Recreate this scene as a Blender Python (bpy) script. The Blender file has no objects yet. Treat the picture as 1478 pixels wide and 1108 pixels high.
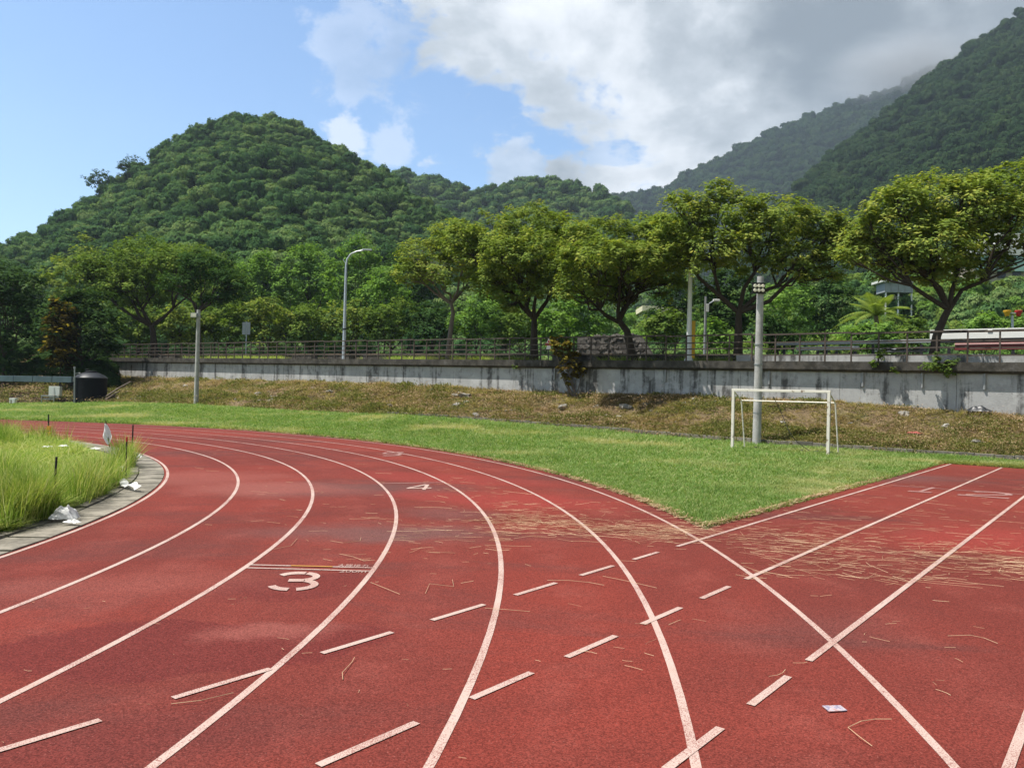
import bpy, bmesh, math, random
import numpy as np
from mathutils import Vector, Matrix, noise as mnoise

rng = np.random.default_rng(7)
random.seed(7)
SC = bpy.context.scene
COL = SC.collection
PI = math.pi

# ------------------------------------------------------------------ camera
F, PITCH, ROLL, H = 1130.0, 0.00995, 0.02332, 1.7306      # focal length in photo pixels, tilt, roll, eye height
cp, sp_, cr, sr = math.cos(PITCH), math.sin(PITCH), math.cos(ROLL), math.sin(ROLL)
CX = Vector((cr, -sr * sp_, sr * cp))
CY = Vector((-sr, -cr * sp_, cr * cp))
CZ = Vector((0, cp, sp_))
EYE = Vector((0, 0, H))
cam = bpy.data.cameras.new('camera')
cam.lens = F / 1478 * 36
cam.sensor_width = 36
cam.sensor_fit = 'HORIZONTAL'
cam.clip_start = 0.05
cam.clip_end = 9000
cam_o = bpy.data.objects.new('camera', cam)
COL.objects.link(cam_o)
M4 = Matrix((CX, CY, -CZ)).transposed().to_4x4()
M4.translation = EYE
cam_o.matrix_world = M4
SC.camera = cam_o

def ray(px, py):
    d = CX * ((px - 739) / F) + CY * (-(py - 554) / F) + CZ
    return d / d.y

def at(px, py, d):
    """world point seen at photo pixel px, py at the distance d ahead of the camera"""
    return EYE + ray(px, py) * d

def gnd(px, py, z=0.0):
    r = ray(px, py)
    t = (z - H) / r.z
    return EYE + r * t

# ------------------------------------------------------------------ light
SUN_H = Vector((-0.98, -0.17)).normalized()
SUN_EL = math.radians(66)
SUN_V = Vector((SUN_H.x * math.cos(SUN_EL), SUN_H.y * math.cos(SUN_EL), math.sin(SUN_EL)))
sl = bpy.data.lights.new('sun', 'SUN')
sl.energy = 4.7
sl.angle = math.radians(0.5)
sl.color = (1.0, 0.955, 0.88)
so = bpy.data.objects.new('sun', sl)
COL.objects.link(so)
so.rotation_euler = (-SUN_V).to_track_quat('-Z', 'Y').to_euler()

SC.view_settings.view_transform = 'Standard'
SC.view_settings.look = 'None'
SC.view_settings.gamma = 1
SC.view_settings.use_curve_mapping = False
SC.view_settings.exposure = 0.85

class NT:
    """tiny node-tree writer"""
    def __init__(s, tree):
        s.t = tree
    def n(s, typ, ins=None, **props):
        nd = s.t.nodes.new(typ)
        for k, v in props.items():
            setattr(nd, k, v)
        if ins:
            for k, v in ins.items():
                s.put(nd.inputs[k], v)
        return nd
    def put(s, sock, v):
        if isinstance(v, bpy.types.NodeSocket):
            s.t.links.new(v, sock)
        elif isinstance(v, bpy.types.Node):
            s.t.links.new(v.outputs[0], sock)
        else:
            if isinstance(v, (tuple, list)) and len(v) == 3 and sock.type == 'RGBA':
                v = (*v, 1)
            sock.default_value = v
    def math(s, op, a, b=None, c=None, clamp=False):
        nd = s.n('ShaderNodeMath', operation=op, use_clamp=clamp)
        for i, v in enumerate((a, b, c)):
            if v is not None:
                s.put(nd.inputs[i], v)
        return nd.outputs[0]
    def vmath(s, op, a, b=None):
        nd = s.n('ShaderNodeVectorMath', operation=op)
        s.put(nd.inputs[0], a)
        if b is not None:
            s.put(nd.inputs[3 if op == 'SCALE' else 1], b)
        return nd.outputs['Value'] if op in ('DOT_PRODUCT', 'LENGTH', 'DISTANCE') else nd.outputs['Vector']
    def mix(s, f, a, b, mode='MIX'):
        nd = s.n('ShaderNodeMix', data_type='RGBA', blend_type=mode)
        s.put(nd.inputs[0], f)
        s.put(nd.inputs[6], a)
        s.put(nd.inputs[7], b)
        return nd.outputs[2]
    def step(s, v, lo, hi, a=0.0, b=1.0):
        nd = s.n('ShaderNodeMapRange', interpolation_type='SMOOTHSTEP')
        for k, x in zip(('Value', 'From Min', 'From Max', 'To Min', 'To Max'), (v, lo, hi, a, b)):
            s.put(nd.inputs[k], x)
        return nd.outputs[0]
    def noise(s, vec, scale, detail=3, rough=0.55, lac=2.0, dist=0.0):
        nd = s.n('ShaderNodeTexNoise', {'Scale': scale, 'Detail': detail, 'Roughness': rough, 'Lacunarity': lac, 'Distortion': dist})
        if vec is not None:
            s.put(nd.inputs['Vector'], vec)
        return nd.outputs[0]
    def ramp(s, f, stops):
        nd = s.n('ShaderNodeValToRGB')
        s.put(nd.inputs[0], f)
        el = nd.color_ramp.elements
        while len(el) < len(stops):
            el.new(0.5)
        for e, (p, c) in zip(el, stops):
            e.position = p
            e.color = (*c, 1)
        return nd.outputs[0]

def sphere_dir(px, py):
    r = ray(px, py)
    return r.normalized()

def make_world():
    w = bpy.data.worlds.new('World')
    SC.world = w
    w.use_nodes = True
    w.node_tree.nodes.clear()
    g = NT(w.node_tree)
    sky = g.n('ShaderNodeTexSky', sky_type='NISHITA', sun_disc=False, sun_elevation=SUN_EL,
              sun_rotation=math.atan2(SUN_H.x, SUN_H.y), altitude=50, air_density=1.0, dust_density=0.9, ozone_density=2.2)
    d = g.n('ShaderNodeTexCoord').outputs['Generated']
    sep = g.n('ShaderNodeSeparateXYZ', {0: d})
    z = g.math('MAXIMUM', sep.outputs[2], 0.0)
    q = g.vmath('MULTIPLY', d, (1.0, 1.0, 1.5))
    n1 = g.noise(q, 6.2, 12, 0.56, 2.1, 0.25)
    n2 = g.noise(q, 2.6, 4, 0.5)
    # the big cloud fills the side of the sky right of a slanted edge
    a, b = sphere_dir(575, 40), sphere_dir(862, 262)
    m = a.cross(b).normalized()
    if m.dot(sphere_dir(1200, 80)) < 0:
        m = -m
    L = g.vmath('DOT_PRODUCT', d, tuple(m))
    dens = g.math('ADD', g.math('MULTIPLY', L, 2.6), g.math('MULTIPLY', g.math('SUBTRACT', n1, 0.5), 1.55))
    dens = g.math('ADD', dens, g.math('MULTIPLY', g.math('SUBTRACT', n2, 0.5), 0.5))
    cov = g.step(dens, -0.06, 0.09)
    # small separate cloud puffs
    n4 = g.noise(q, 17.0, 8, 0.6, 2.1, 0.2)
    for (px, py, r, amp) in ((497, 196, 0.030, .62), (570, 213, 0.034, .40), (752, 246, 0.050, .62), (520, 60, 0.085, .36), (880, 240, 0.06, .5)):
        c = sphere_dir(px, py)
        dist = g.vmath('DISTANCE', d, tuple(c))
        f = g.step(dist, 0.0, r * 1.5, 1.0, 0.0)
        near = g.step(dist, r * 1.0, r * 1.7, 1.0, 0.0)
        f = g.math('MULTIPLY', g.step(g.math('ADD', f, g.math('ADD', g.math('MULTIPLY', g.math('SUBTRACT', n4, 0.5), 2.6), g.math('MULTIPLY', g.math('SUBTRACT', n1, 0.5), 0.8))), 0.34, 0.80), amp)
        cov = g.math('MAXIMUM', cov, g.math('MULTIPLY', f, near))
    n3 = g.noise(q, 3.6, 8, 0.52, 2.0, 0.1)
    core = g.math('ADD', g.math('MULTIPLY', dens, 0.55), g.math('MULTIPLY', g.math('SUBTRACT', n3, 0.5), 1.7))
    cc = g.ramp(g.step(core, -0.08, 0.60), [(0, (0.76, 0.78, 0.81)), (0.38, (0.46, 0.495, 0.53)), (1, (0.205, 0.235, 0.265))])
    cc = g.mix(1.0, cc, (7.0, 7.0, 7.0), 'MULTIPLY')
    haze_f = g.step(z, 0.0, 0.34, 0.24, 0.0)
    skyc = g.mix(haze_f, g.mix(1.0, sky.outputs[0], (0.86, 0.97, 1.04), 'MULTIPLY'), (4.9, 6.4, 7.8))
    col = g.mix(g.math('MULTIPLY', cov, 0.95), skyc, cc)
    bg = g.n('ShaderNodeBackground', {'Color': col, 'Strength': 0.112})
    out = g.n('ShaderNodeOutputWorld', {'Surface': bg})
make_world()
SC.cycles.max_bounces = 5
SC.cycles.diffuse_bounces = 3
SC.cycles.transmission_bounces = 3
SC.cycles.transparent_max_bounces = 8
SC.cycles.volume_bounces = 0
SC.cycles.use_denoising = True
SC.cycles.use_adaptive_sampling = False

# ------------------------------------------------------------------ object helpers
def link(o, parent=None):
    COL.objects.link(o)
    if parent is not None:
        o.parent = parent
        o.matrix_parent_inverse = Matrix.Translation(-Vector(parent.location)) if parent.type == 'EMPTY' and parent.rotation_euler.z == 0 and parent.parent is None else Matrix.Identity(4)
    return o

def np_mesh(name, verts, faces, mat=None, tint=None, smooth=False):
    verts = np.asarray(verts, np.float32)
    faces = np.asarray(faces, np.int32)
    k = faces.shape[1]
    me = bpy.data.meshes.new(name)
    me.vertices.add(len(verts))
    me.vertices.foreach_set('co', verts.ravel())
    me.loops.add(faces.size)
    me.loops.foreach_set('vertex_index', faces.ravel())
    me.polygons.add(len(faces))
    me.polygons.foreach_set('loop_start', np.arange(len(faces), dtype=np.int32) * k)
    if smooth:
        me.polygons.foreach_set('use_smooth', np.ones(len(faces), bool))
    if tint is not None:
        at_ = me.attributes.new('tint', 'FLOAT', 'FACE')
        at_.data.foreach_set('value', np.asarray(tint, np.float32))
    me.update(calc_edges=True)
    if mat:
        me.materials.append(mat)
    return me

class MB:
    """collects shapes in world coordinates into one mesh"""
    def __init__(s):
        s.v, s.f, s.sm = [], [], False
    def quad(s, a, b, c, d):
        i = len(s.v)
        s.v += [tuple(a), tuple(b), tuple(c), tuple(d)]
        s.f.append((i, i + 1, i + 2, i + 3))
        return s
    def poly(s, pts):
        i = len(s.v)
        s.v += [tuple(p) for p in pts]
        s.f.append(tuple(range(i, i + len(pts))))
        return s
    def box(s, c, sx, sy, sz, X=Vector((1, 0, 0)), Z=Vector((0, 0, 1))):
        """box with its base centre at c"""
        X = Vector(X).normalized(); Z = Vector(Z).normalized(); Y = Z.cross(X).normalized(); X = Y.cross(Z)
        c = Vector(c)
        i = len(s.v)
        for k in (0, 1):
            for (p, q) in ((-1, -1), (1, -1), (1, 1), (-1, 1)):
                s.v.append(tuple(c + X * (p * sx / 2) + Y * (q * sy / 2) + Z * (k * sz)))
        s.f += [(i + 3, i + 2, i + 1, i), (i + 4, i + 5, i + 6, i + 7), (i, i + 1, i + 5, i + 4), (i + 1, i + 2, i + 6, i + 5), (i + 2, i + 3, i + 7, i + 6), (i + 3, i, i + 4, i + 7)]
        return s
    def tube(s, pts, rad, n=8, cap=True):
        pts = [Vector(p) for p in pts]
        if not hasattr(rad, '__len__'):
            rad = [rad] * len(pts)
        base = len(s.v)
        up = Vector((0, 0, 1))
        t0 = (pts[1] - pts[0]).normalized()
        a = t0.orthogonal().normalized() if abs(t0.z) > .99 else t0.cross(up).normalized()
        for k, p in enumerate(pts):
            t = (pts[min(k + 1, len(pts) - 1)] - pts[max(k - 1, 0)]).normalized()
            a = (a - t * a.dot(t)).normalized()
            b = t.cross(a)
            for j in range(n):
                w = 2 * PI * j / n
                s.v.append(tuple(p + (a * math.cos(w) + b * math.sin(w)) * rad[k]))
        for k in range(len(pts) - 1):
            for j in range(n):
                i0 = base + k * n + j; i1 = base + k * n + (j + 1) % n
                s.f.append((i0, i1, i1 + n, i0 + n))
        if cap:
            s.f.append(tuple(base + j for j in range(n))[::-1])
            s.f.append(tuple(base + (len(pts) - 1) * n + j for j in range(n)))
        return s
    def lathe(s, c, prof, n=24):
        base = len(s.v)
        for (r, z) in prof:
            for j in range(n):
                w = 2 * PI * j / n
                s.v.append((c[0] + r * math.cos(w), c[1] + r * math.sin(w), c[2] + z))
        for k in range(len(prof) - 1):
            for j in range(n):
                i0 = base + k * n + j; i1 = base + k * n + (j + 1) % n
                s.f.append((i0, i1, i1 + n, i0 + n))
        s.f.append(tuple(base + (len(prof) - 1) * n + j for j in range(n)))
        return s
    def build(s, name, mat, parent=None, smooth=False, bevel=0):
        me = bpy.data.meshes.new(name)
        me.from_pydata(s.v, [], s.f)
        if bevel:
            bm = bmesh.new(); bm.from_mesh(me)
            bmesh.ops.bevel(bm, geom=list(bm.edges), offset=bevel, segments=2, affect='EDGES', profile=.6)
            bm.to_mesh(me); bm.free()
        if smooth:
            me.polygons.foreach_set('use_smooth', np.ones(len(me.polygons), bool))
            me.set_sharp_from_angle(angle=math.radians(40))
        me.materials.append(mat)
        o = bpy.data.objects.new(name, me)
        return link(o, parent)

def mesh_obj(name, me, parent=None):
    return link(bpy.data.objects.new(name, me), parent)

def root(name, loc, label, cat, group=None):
    o = bpy.data.objects.new(name, None)
    o.empty_display_size = 0.2
    COL.objects.link(o)
    o.location = loc
    return tag(o, label, cat, group)

def tag(o, label=None, cat=None, group=None, kind=None):
    if label: o['label'] = label
    if cat: o['category'] = cat
    if group: o['group'] = group
    if kind: o['kind'] = kind
    return o

def structure(o, label=None):
    o['kind'] = 'structure'
    if label: o['label'] = label
    return o

def smooth01(x, a=0.0, b=1.0):
    t = np.clip((np.asarray(x, float) - a) / (b - a), 0, 1)
    return t * t * (3 - 2 * t)

_G = np.random.default_rng(3).random((64, 64))
def vnoise(x, y, s, octv=4, rough=0.5, seed=0):
    """smooth 2-D value noise in 0..1"""
    x = np.asarray(x, float) / s + seed * 7.31; y = np.asarray(y, float) / s + seed * 3.77
    tot = 0; amp = 1; norm = 0
    for o in range(octv):
        xi = np.floor(x).astype(int); yi = np.floor(y).astype(int)
        fx = x - xi; fy = y - yi
        fx = fx * fx * (3 - 2 * fx); fy = fy * fy * (3 - 2 * fy)
        g = lambda i, j: _G[(xi + i) % 64, (yi + j) % 64]
        tot = tot + amp * ((g(0, 0) * (1 - fx) + g(1, 0) * fx) * (1 - fy) + (g(0, 1) * (1 - fx) + g(1, 1) * fx) * fy)
        norm += amp; amp *= rough; x = x * 2 + 11.3; y = y * 2 + 5.7
    return tot / norm

# ------------------------------------------------------------------ materials
MATS = {}
def mat(name, fn):
    m = bpy.data.materials.new(name)
    m.use_nodes = True
    m.node_tree.nodes.clear()
    g = NT(m.node_tree)
    out = g.n('ShaderNodeOutputMaterial')
    res = fn(g)
    surf, disp = res if isinstance(res, tuple) else (res, None)
    g.put(out.inputs['Surface'], surf)
    MATS[name] = m
    return m

def P(g): return g.n('ShaderNodeNewGeometry').outputs['Position']
def bsdf(g, col, rough=0.8, bump=None, bstr=0.3, bdist=0.02, spec=0.3, metal=0.0):
    ins = {'Base Color': col, 'Roughness': rough, 'Specular IOR Level': spec, 'Metallic': metal}
    if bump is not None:
        ins['Normal'] = g.n('ShaderNodeBump', {'Strength': bstr, 'Distance': bdist, 'Height': bump})
    return g.n('ShaderNodeBsdfPrincipled', ins).outputs[0]

def plain(name, col, rough=0.6, var=0.18, scale=6, spec=0.3, metal=0.0, bstr=0.15):
    def fn(g):
        p = g.n('ShaderNodeTexCoord').outputs['Object']
        nz = g.noise(p, scale, 5, 0.6)
        c = g.mix(nz, tuple(x * (1 - var * 1.6) for x in col), tuple(min(1, x * (1 + var)) for x in col))
        return bsdf(g, c, rough, g.noise(p, scale * 8, 3), bstr, 0.005, spec, metal)
    return mat(name, fn)

STAINS = []      # worn or patched areas of the track: centre, size, colour, strength
def track_fn(g):
    p = P(g)
    fine = g.noise(p, 170, 2, 0.8)
    vor = g.n('ShaderNodeTexVoronoi', {'Vector': p, 'Scale': 125.0}).outputs['Color']
    grain = g.n('ShaderNodeSeparateColor', {0: vor}).outputs[0]
    big = g.noise(p, 0.22, 5, 0.6, 2.0, 0.6)
    mid = g.noise(p, 0.9, 5, 0.62)
    stain = g.noise(g.vmath('MULTIPLY', p, (0.35, 0.9, 1)), 0.55, 6, 0.65, 2.0, 0.4)
    c = g.mix(g.step(big, 0.36, 0.62), (0.120, 0.0235, 0.0177), (0.162, 0.0290, 0.0208))
    c = g.mix(g.step(stain, 0.50, 0.66, 0, 0.7), c, (0.082, 0.0285, 0.0250))
    c = g.mix(g.step(mid, 0.58, 0.78, 0, 0.45), c, (0.185, 0.048, 0.038))
    rad = g.vmath('DISTANCE', g.vmath('MULTIPLY', p, (1, 1, 0)), (-24.2924, 7.28238, 0))
    lane = g.math('DIVIDE', g.math('SUBTRACT', rad, 19.352), 1.22)
    tone = g.n('ShaderNodeTexWhiteNoise', {'W': g.math('FLOOR', lane)}, noise_dimensions='1D').outputs['Value']
    c = g.mix(g.math('MULTIPLY', tone, 0.24), c, (0.082, 0.026, 0.023))
    mid_l = g.math('ABSOLUTE', g.math('SUBTRACT', g.math('FRACT', lane), 0.5))
    wear = g.math('MULTIPLY', g.step(mid_l, 0.30, 0.05, 0, 1), g.step(g.noise(p, 1.7, 6, .7), .42, .68, 0, .26))
    c = g.mix(wear, c, (0.220, 0.062, 0.049))
    wob = g.n('ShaderNodeTexNoise', {'Vector': p, 'Scale': 0.8, 'Detail': 5.0, 'Roughness': .6}).outputs['Color']
    pw = g.vmath('ADD', p, g.vmath('SCALE', g.vmath('SUBTRACT', wob, (.5, .5, .5)), 1.5))
    for (px, py, rx, ry, rot, col, amt, soft) in STAINS_PX:
        q = gnd(px, py)
        d_ = g.vmath('SUBTRACT', pw, (q.x, q.y, 0))
        ca, sa = math.cos(rot), math.sin(rot)
        u = g.math('DIVIDE', g.vmath('DOT_PRODUCT', d_, (ca, sa, 0)), rx)
        v = g.math('DIVIDE', g.vmath('DOT_PRODUCT', d_, (-sa, ca, 0)), ry)
        r = g.math('SQRT', g.math('ADD', g.math('MULTIPLY', u, u), g.math('MULTIPLY', v, v)))
        c = g.mix(g.step(r, 1.0, 1.0 - soft, 0, amt), c, col)
    k = g.math('ADD', 0.34, g.math('ADD', g.math('MULTIPLY', grain, 0.80), g.math('MULTIPLY', fine, 0.55)))
    c = g.mix(1.0, c, g.n('ShaderNodeCombineColor', {0: k, 1: k, 2: k}).outputs[0], 'MULTIPLY')
    speck = g.step(g.noise(p, 75, 1), 0.68, 0.74, 0, 0.4)
    c = g.mix(speck, c, (0.34, 0.15, 0.125))
    c = g.mix(g.step(g.noise(p, 60, 1), 0.33, 0.27, 0, 0.5), c, (0.07, 0.018, 0.016))
    h = g.math('ADD', g.math('MULTIPLY', grain, 0.6), fine)
    return bsdf(g, c, 0.9, h, 0.35, 0.004, 0.10)
GREYED, DEEP, PALE, VIVID = (0.105, 0.055, 0.051), (0.098, 0.018, 0.016), (0.215, 0.068, 0.055), (0.200, 0.031, 0.025)
STAINS_PX = [(500, 770, 1.9, .9, .1, GREYED, .55, .8), (610, 770, 1.6, 1.0, .3, GREYED, .5, .9), (500, 705, 3.0, 1.5, .2, GREYED, .45, .7), (640, 740, 1.2, .8, 0, GREYED, .4, .9),
             (250, 930, 1.5, .62, .25, DEEP, .75, .18), (420, 845, .9, .4, .3, DEEP, .6, .3), (150, 1060, 1.3, .5, .1, DEEP, .45, .8), (380, 905, .6, .35, .2, PALE, .6, .7),
             (120, 850, 2.2, .8, .4, PALE, .35, .8), (380, 705, 2.0, 1.3, .4, PALE, .6, .7), (280, 690, 2.4, 1.6, .5, PALE, .5, .7), (720, 720, 2.6, 1.1, -.3, VIVID, .7, .6), (640, 690, 3.2, 1.0, -.3, VIVID, .55, .6), (1420, 780, 1.6, 1.4, .3, VIVID, .7, .6), (1300, 690, 2.4, 1.6, .4, GREYED, .45, .8), (1180, 900, 1.3, .8, .4, GREYED, .2, .9)]
M_TRACK = mat('track_rubber', track_fn)

def paint_fn(col, wear=0.62):
    def fn(g):
        p = P(g)
        vor = g.n('ShaderNodeSeparateColor', {0: g.n('ShaderNodeTexVoronoi', {'Vector': p, 'Scale': 230.0}).outputs['Color']}).outputs[0]
        w = g.math('ADD', g.math('MULTIPLY', g.noise(p, 130, 3, 0.7), 0.75), g.math('MULTIPLY', g.noise(p, 1.3, 4, .6), 0.32))
        dirt = g.noise(p, 2.5, 5, 0.65)
        c = g.mix(g.step(dirt, 0.4, 0.75, 0, 0.5), col, tuple(x * y for x, y in zip(col, (0.80, 0.66, 0.60))))
        c = g.mix(g.step(w, wear, wear + .07, 0, 0.85), c, (0.19, 0.045, 0.037))
        return bsdf(g, c, 0.75, g.math('ADD', vor, g.noise(p, 200, 2)), 0.5, 0.003, 0.25)
    return fn
M_PAINT = mat('line_paint', paint_fn((0.43, 0.325, 0.285), 0.545))
M_PAINT_Y = mat('line_paint_yellow', paint_fn((0.40, 0.20, 0.045)))
M_PAINT_F = mat('line_paint_faded', paint_fn((0.32, 0.20, 0.18), 0.53))

def conc_fn(col, streak=0.0, moss=0.0, joint=0.0):
    def fn(g):
        p = P(g)
        n = g.noise(p, 1.4, 7, 0.65)
        c = g.mix(n, tuple(x * .62 for x in col), tuple(x * 1.25 for x in col))
        c = g.mix(g.step(g.noise(p, 14, 4, .7), .5, .75, 0, .35), c, tuple(x * .5 for x in col))
        if streak:
            # rain streaks: they start under the coping, gather in places and die out downwards
            a = g.noise(g.vmath('MULTIPLY', p, (1.1, 1.1, 0.04)), 1.0, 4, 0.65)
            b = g.noise(g.vmath('MULTIPLY', p, (5.5, 5.5, 0.5)), 1.0, 4, 0.7)
            e = g.noise(p, 3.2, 5, 0.7)
            k = g.math('ADD', a, g.math('ADD', g.math('MULTIPLY', b, 0.42), g.math('MULTIPLY', e, 0.34)))
            c = g.mix(g.step(k, 0.87, 1.03, 0, streak), c, (0.055, 0.052, 0.048))
            c = g.mix(g.step(e, 0.56, 0.72, 0, 0.4), c, (0.20, 0.195, 0.185))
            c = g.mix(g.step(g.noise(p, 0.9, 5, 0.7), 0.50, 0.60, 0, 0.4), c, tuple(min(.75, x * 1.35) for x in col))
        if moss:
            c = g.mix(g.step(g.noise(p, 2.2, 6, .7), 0.36, 0.62, 0, moss), c, (0.028, 0.026, 0.021))
        return bsdf(g, c, 0.9, g.noise(p, 25, 5, .7), 0.5, 0.02, 0.2)
    return fn
M_WALL = mat('stained_concrete', conc_fn((0.37, 0.37, 0.36), 0.88))
M_COPING = mat('weathered_coping', conc_fn((0.085, 0.077, 0.065), 0.5, 0.85))
M_KERB = mat('kerb_concrete', conc_fn((0.22, 0.20, 0.165), 0, 0.6))
M_DRAIN = mat('drain_cover_concrete', conc_fn((0.27, 0.245, 0.20), 0, 0.55))
M_POLE = mat('pole_concrete', conc_fn((0.44, 0.43, 0.41), 0, 0.25))
M_ASPH = plain('asphalt', (0.06, 0.06, 0.058), 0.9, 0.2, 2)
M_WALK = plain('pavement_concrete', (0.24, 0.225, 0.195), 0.9, 0.3, 1.2)

def lawn_fn(a, b, dry, dry_lo=0.5, dry_hi=0.68, soil=0.0):
    def fn(g):
        p = P(g)
        c = g.mix(g.noise(p, 9, 5, .7), a, b)
        c = g.mix(g.step(g.noise(g.vmath('MULTIPLY', p, (.7, 1.0, 1)), 0.22, 5, .65, 2, .5), dry_lo, dry_hi, 0, .85), c, dry)
        if soil:
            c = g.mix(g.step(g.noise(p, 1.7, 5, .7), .5, .68, 0, soil), c, (0.15, 0.105, 0.065))
        return bsdf(g, c, 0.95, g.noise(p, 30, 4, .75), 0.9, 0.05, 0.1)
    return fn
M_LAWN = mat('lawn_soil', lawn_fn((0.13, 0.18, 0.05), (0.22, 0.26, 0.09), (0.38, 0.34, 0.17)))
M_INF = mat('infield_soil', lawn_fn((0.14, 0.18, 0.04), (0.25, 0.29, 0.08), (0.26, 0.24, 0.09)))
M_VERGE = mat('verge_ground', lawn_fn((0.065, 0.10, 0.02), (0.12, 0.17, 0.035), (0.14, 0.13, 0.05), .6, .8))

def bank_fn(g):
    p = P(g)
    n1 = g.noise(p, 0.55, 5, 0.65, 2, .4)
    n2 = g.noise(p, 2.6, 6, 0.7)
    n3 = g.noise(p, 9, 5, 0.75)
    c = g.mix(n2, (0.17, 0.115, 0.066), (0.40, 0.30, 0.18))
    c = g.mix(g.step(n1, 0.50, 0.64, 0, .75), c, (0.15, 0.155, 0.055))
    c = g.mix(g.step(n3, 0.56, 0.74, 0, .8), c, (0.46, 0.38, 0.25))
    c = g.mix(g.step(n3, 0.44, 0.28, 0, .7), c, (0.055, 0.045, 0.028))
    return bsdf(g, c, 0.95, g.math('ADD', n3, g.noise(p, 40, 4, .8)), 1.0, 0.12, 0.1)
M_BANK = mat('dry_bank', bank_fn)

def leaf_mat(name, c0, c1, c2, trans=0.36, rnd=0.0, patch=0.0, patch_col=(0.2, 0.17, 0.05), patch_scale=0.3, gloss=0.0):
    """leaf colours vary from leaf to leaf (attribute) and from plant to plant (random)"""
    def fn(g):
        t = g.n('ShaderNodeAttribute', attribute_name='tint').outputs['Fac']
        oi = g.n('ShaderNodeObjectInfo')
        if rnd:
            t = g.math('ADD', t, g.math('MULTIPLY', g.math('SUBTRACT', oi.outputs['Random'], 0.5), rnd), clamp=True)
        c = g.ramp(t, [(0.0, c0), (0.55, c1), (1.0, c2)])
        if patch:
            nz = g.noise(oi.outputs['Location'], patch_scale, 4, .6)
            c = g.mix(g.step(nz, 0.50, 0.66, 0, patch), c, patch_col)
        dif = g.n('ShaderNodeBsdfDiffuse', {'Color': c}).outputs[0]
        tr = g.n('ShaderNodeBsdfTranslucent', {'Color': g.mix(1.0, c, (1.25, 1.3, 0.6), 'MULTIPLY')}).outputs[0]
        return g.n('ShaderNodeMixShader', {0: trans, 1: dif, 2: tr}).outputs[0]
    return mat(name, fn)

M_LEAF_GOLD = leaf_mat('leaf_yellow_green', (0.098, 0.158, 0.034), (0.205, 0.262, 0.058), (0.38, 0.36, 0.075))
M_LEAF_MID = leaf_mat('leaf_mid_green', (0.070, 0.128, 0.028), (0.145, 0.215, 0.046), (0.24, 0.28, 0.062))
M_LEAF_BRIGHT = leaf_mat('leaf_bright_green', (0.080, 0.165, 0.034), (0.165, 0.280, 0.060), (0.25, 0.36, 0.085))
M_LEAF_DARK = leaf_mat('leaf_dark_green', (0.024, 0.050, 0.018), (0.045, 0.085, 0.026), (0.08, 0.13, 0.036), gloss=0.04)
M_LEAF_BLUE = leaf_mat('leaf_deep_green', (0.028, 0.064, 0.022), (0.055, 0.108, 0.034), (0.095, 0.15, 0.042))
M_LEAF_CROTON = leaf_mat('leaf_bronze', (0.075, 0.038, 0.016), (0.14, 0.12, 0.022), (0.32, 0.26, 0.03))
M_LEAF_RED = leaf_mat('leaf_bronze_dark', (0.026, 0.022, 0.010), (0.055, 0.042, 0.012), (0.42, 0.33, 0.03))
M_FOREST = leaf_mat('forest_leaf', (0.046, 0.102, 0.038), (0.098, 0.175, 0.058), (0.18, 0.245, 0.085), trans=.25, rnd=0.9)
M_FOREST_SHADED = leaf_mat('forest_leaf_shaded', (0.017, 0.038, 0.016), (0.03, 0.058, 0.022), (0.055, 0.082, 0.03), trans=.15, rnd=0.5)  # leaf colours darkened to stand for cloud shade on the right mountain
M_GRASS = leaf_mat('grass_blade', (0.090, 0.170, 0.040), (0.180, 0.275, 0.078), (0.42, 0.41, 0.21), rnd=0.8, patch=0.75, patch_col=(0.41, 0.38, 0.19), patch_scale=0.22, gloss=.04)
M_GRASS_T = leaf_mat('tall_grass_blade', (0.11, 0.20, 0.030), (0.22, 0.315, 0.060), (0.48, 0.46, 0.21), rnd=0.5, patch=0.55, patch_col=(0.30, 0.29, 0.09), patch_scale=0.35, gloss=.04)
M_WEED = leaf_mat('bank_weed', (0.11, 0.125, 0.035), (0.27, 0.225, 0.105), (0.46, 0.37, 0.21), rnd=0.9, patch=0.8, patch_col=(0.33, 0.235, 0.135), patch_scale=0.35, gloss=.03)
M_STRAW = leaf_mat('straw', (0.30, 0.17, 0.11), (0.43, 0.29, 0.18), (0.58, 0.45, 0.29), trans=.1, gloss=.05)
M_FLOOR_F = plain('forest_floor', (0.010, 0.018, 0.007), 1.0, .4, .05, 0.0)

def bark_fn(g):
    p = P(g)
    q = g.vmath('MULTIPLY', p, (9, 9, 2.2))
    n = g.noise(q, 1.5, 6, .7)
    c = g.mix(n, (0.018, 0.014, 0.011), (0.085, 0.066, 0.050))
    return bsdf(g, c, 0.92, n, 0.8, 0.03, 0.15)
M_BARK = mat('bark', bark_fn)
def bark2_fn(g):
    p = P(g)
    n = g.noise(g.vmath('MULTIPLY', p, (6, 6, 2.5)), 1.5, 6, .7)
    return bsdf(g, g.mix(n, (0.07, 0.055, 0.045), (0.22, 0.18, 0.15)), 0.9, n, .6, .03, .15)
M_BARK2 = mat('pale_bark', bark2_fn)

def railing_fn(g):
    p = P(g)
    n = g.noise(g.vmath('MULTIPLY', p, (3, 3, 12)), 2.0, 5, .65)
    return bsdf(g, g.mix(n, (0.030, 0.022, 0.017), (0.115, 0.088, 0.070)), 0.75, n, .3, .01, .3)
M_RAIL = mat('railing_brown', railing_fn)

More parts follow.
